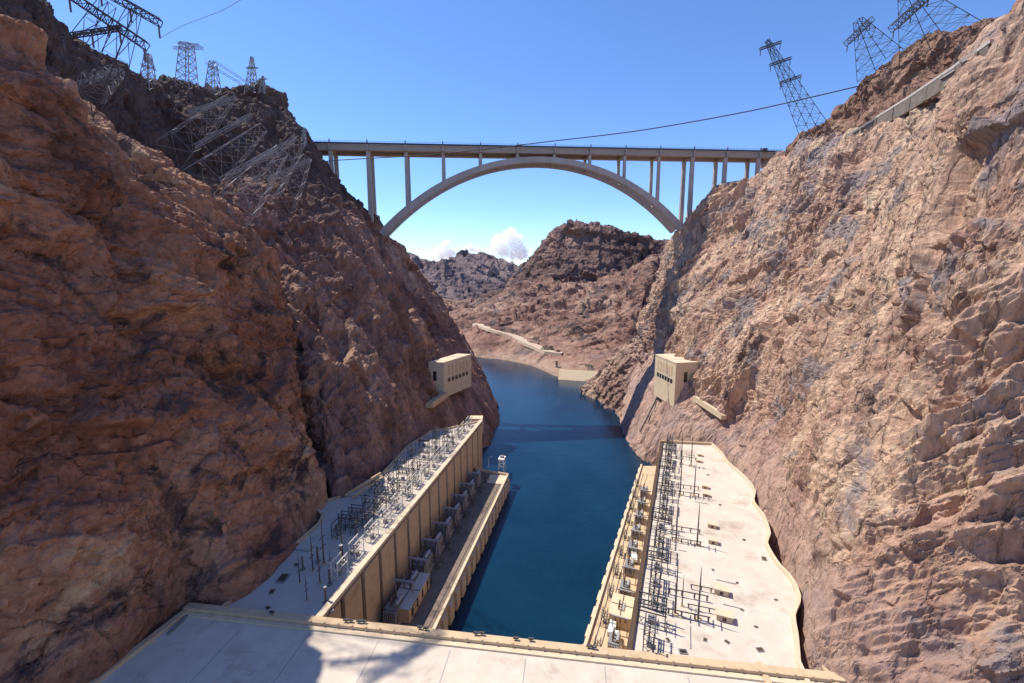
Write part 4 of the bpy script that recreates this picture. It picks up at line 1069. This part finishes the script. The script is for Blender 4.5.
# right: three leaning towers
def base_on(px, py, d): return hit(px, py, d)
b1 = hit(816, 135, 400); Y = b1.y
tower('leftmost leaning tower on the right skyline, slim with three pairs of short arms', b1, at(767, 40, Y - 12), 16, 2.2, 11, .19,
      [(at(x - 10, y + 3, Y - 8), at(x + 11, y - 4, Y - 8), 2.0) for x, y in ((770, 46), (780, 62), (790, 80))], 'steel_dark', GR_)
b1 = hit(880, 64, 345); Y = b1.y
tower('middle leaning tower on the right skyline with one short dark truss arm', b1, at(858, 20, Y - 8), 22, 4, 6, .18, [(at(847, 43, Y - 10), at(871, 20, Y - 10), 4.2)], 'steel_dark', GR_)
b1 = hit(936, 42, 310); Y = b1.y
tower('rightmost and largest leaning tower on the right skyline with a long dark arm', b1, at(905, -14, Y - 8), 28, 5, 6, .17, [(at(893, 28, Y - 10), at(930, -6, Y - 10), 4.8)], 'steel_dark', GR_)
# left: two big towers leaning over the canyon, smaller ones behind
tower('large dark tower nearest on the left skyline with the longest truss arm', at(72, 72, 170), at(108, 2, 170), 15, 3.2, 6, .11, [(at(66, -8, 168), at(146, 46, 174), 3.2), (at(62, 37, 169), at(121, 28, 173), 1.4)], 'steel_dark', GL, sink=40)
tower('large dark left skyline tower whose arm is cut by the frame top', at(106, 84, 180), at(136, 6, 180), 13, 2.8, 6, .11, [(at(98, -12, 177), at(160, 23, 182), 2.8)], 'steel_dark', GL, sink=40)
for lbl, px, yb, yt, wb, wt, arms, n in [
    ('short narrow tower with two drooping arms, left of the upright portal tower on the skyline', 148, 86, 54, 9, 3, [((144, 50), (154, 68), 1.6), ((141, 64), (156, 70), 1.2)], 5),
    ('upright grey portal tower standing alone against the sky on the left skyline', 187, 86, 44, 12, 7, [((174, 48), (203, 48), 2.2), ((178, 43), (199, 45), 1.4)], 6),
    ('short skyline tower carrying two long parallel dark arms that slope right', 213, 92, 62, 10, 4, [((206, 63), (240, 83), 2.0), ((214, 61), (248, 83), 2.0)], 5),
    ('small pointed grey tower farthest right on the left skyline', 252, 90, 57, 9, 1.5, [((246, 68), (258, 68), 1.2)], 6),
    ('tiny distant tower leaning beside the pointed one on the left skyline', 263, 90, 76, 5, 1, [((259, 79), (267, 79), .8)], 4),
    ('tiny tower low on the left skyline above the bridge end', 304, 143, 129, 4, 1, [((301, 131), (308, 131), .7)], 4)]:
    b_ = hit(px, yb, 430); Y = b_.y if b_.y < 900 else 430
    b_ = at(px, yb, Y)
    tower(lbl, b_, at(px, yt, Y), wb, wt, n, .3, [(at(*a_, Y - 2), at(*c_, Y - 2), w) for a_, c_, w in arms], 'steel_grey', GL, strings=False)
for lbl, (bx, by), (tx, ty), wb, arms in [
    ('pale leaning tower on the left slope, leftmost of the slope towers and highest', (178, 150), (228, 100), 22, [((190, 112), (236, 98))]),
    ('pale leaning tower on the left slope, second from the left over the brown rim', (205, 178), (262, 128), 22, [((196, 146), (250, 116))]),
    ('pale leaning tower on the left slope, lowest one just above the brown cliff rim', (235, 208), (280, 152), 20, [((222, 180), (276, 150))]),
    ('pale leaning tower on the left slope, second from the right', (262, 196), (300, 140), 20, [((248, 165), (296, 138))]),
    ('pale leaning tower on the left slope, nearest the bridge end', (286, 200), (306, 158), 16, [((268, 180), (310, 160))]),
    ('pale leaning slope tower apart on the far left, below the big dark arms', (88, 92), (118, 72), 16, [((80, 84), (122, 70))])]:
    b_ = hit(bx, by, 400); Y = b_.y
    tower(lbl, b_, at(tx, ty, Y - 16), wb, 6, 4, .15, [(at(*a_, Y - 16), at(*c_, Y - 18), 2.6) for a_, c_ in arms], 'steel_grey', GS, strings=False)
def cable(label, pts, r):
    mb = MB().tube(catmull(np.array([[tuple(p)] for p in pts], float), 40)[:, 0, :].tolist(), r, 6)
    tag(mb.build('cable', M['rail'], None, smooth=True), label, 'cable')
cable('thick dark cableway rope crossing the canyon in front of the bridge deck', [hit(296, 166, 440), at(334, 160.5, 436), at(440, 154, 424), at(545, 142, 410), at(640, 130.5, 395), at(750, 111, 370), hit(868, 84, 345)], .42)
cable('thin line wire rising from the left towers to the frame top', [at(160, 38, 330), at(180, 27, 322), at(200, 19, 315), at(225, 9, 305), at(250, -6, 295)], .12)

# ------------------------------------------------------------------ clouds low over the far range
def cloud(label, px, py, w, h, seed):
    Y = 9000; c = at(px, py, Y); rr = random.Random(seed); S = Y / F
    bm = bmesh.new()
    for k in range(26):
        u = rr.uniform(-1, 1); hh = h * (1 - abs(u) ** 1.6)
        r_ = rr.uniform(.16, .34) * h
        ctr = Vector((u * w * .5, rr.uniform(-.25, .25) * w, (rr.random() ** 1.2) * hh - h * .35)) * S
        bmesh.ops.create_icosphere(bm, subdivisions=3, radius=r_ * S, matrix=Matrix.Translation(ctr))
    me = bpy.data.meshes.new('cloud'); bm.to_mesh(me); bm.free()
    o = bpy.data.objects.new('cloud', me); C.objects.link(o); o.location = c
    md = o.modifiers.new('remesh', 'REMESH'); md.mode = 'VOXEL'; md.voxel_size = h * S / 22
    tx = bpy.data.textures.new('puff', 'CLOUDS'); tx.noise_scale = h * S * .22; tx.noise_depth = 4
    ds = o.modifiers.new('billow', 'DISPLACE'); ds.texture = tx; ds.strength = h * S * .3; ds.mid_level = .45; ds.texture_coords = 'LOCAL'
    m, nd, lk, bs = nodes_of('cloud_vapour'); nd.remove(bs)
    vol = nd.new('ShaderNodeVolumePrincipled'); vol.inputs['Color'].default_value = (.995, .995, 1, 1); vol.inputs['Anisotropy'].default_value = .0
    tc = nd.new('ShaderNodeTexCoord'); n = noise(nd, lk, tc.outputs['Object'], 9.0 / (h * S), 5, .6)
    r = nd.new('ShaderNodeMapRange'); r.inputs[1].default_value = .42; r.inputs[2].default_value = .62; r.inputs[3].default_value = .0; r.inputs[4].default_value = 9.0 / (h * S)
    lk.new(n.outputs[0], r.inputs[0]); lk.new(r.outputs[0], vol.inputs['Density']); lk.new(vol.outputs[0], nd['Material Output'].inputs['Volume'])
    me.materials.append(m)
    tag(o, label, 'cloud', 'clouds over the far range')
cloud('largest white cumulus cloud low over the far mountains', 508, 245, 30, 22, 5)
cloud('smaller white cumulus cloud peeking over the far left ridge', 448, 251, 22, 14, 8)
cloud('thin wisp of cloud between the two cumulus clouds', 471, 248, 16, 8, 11)
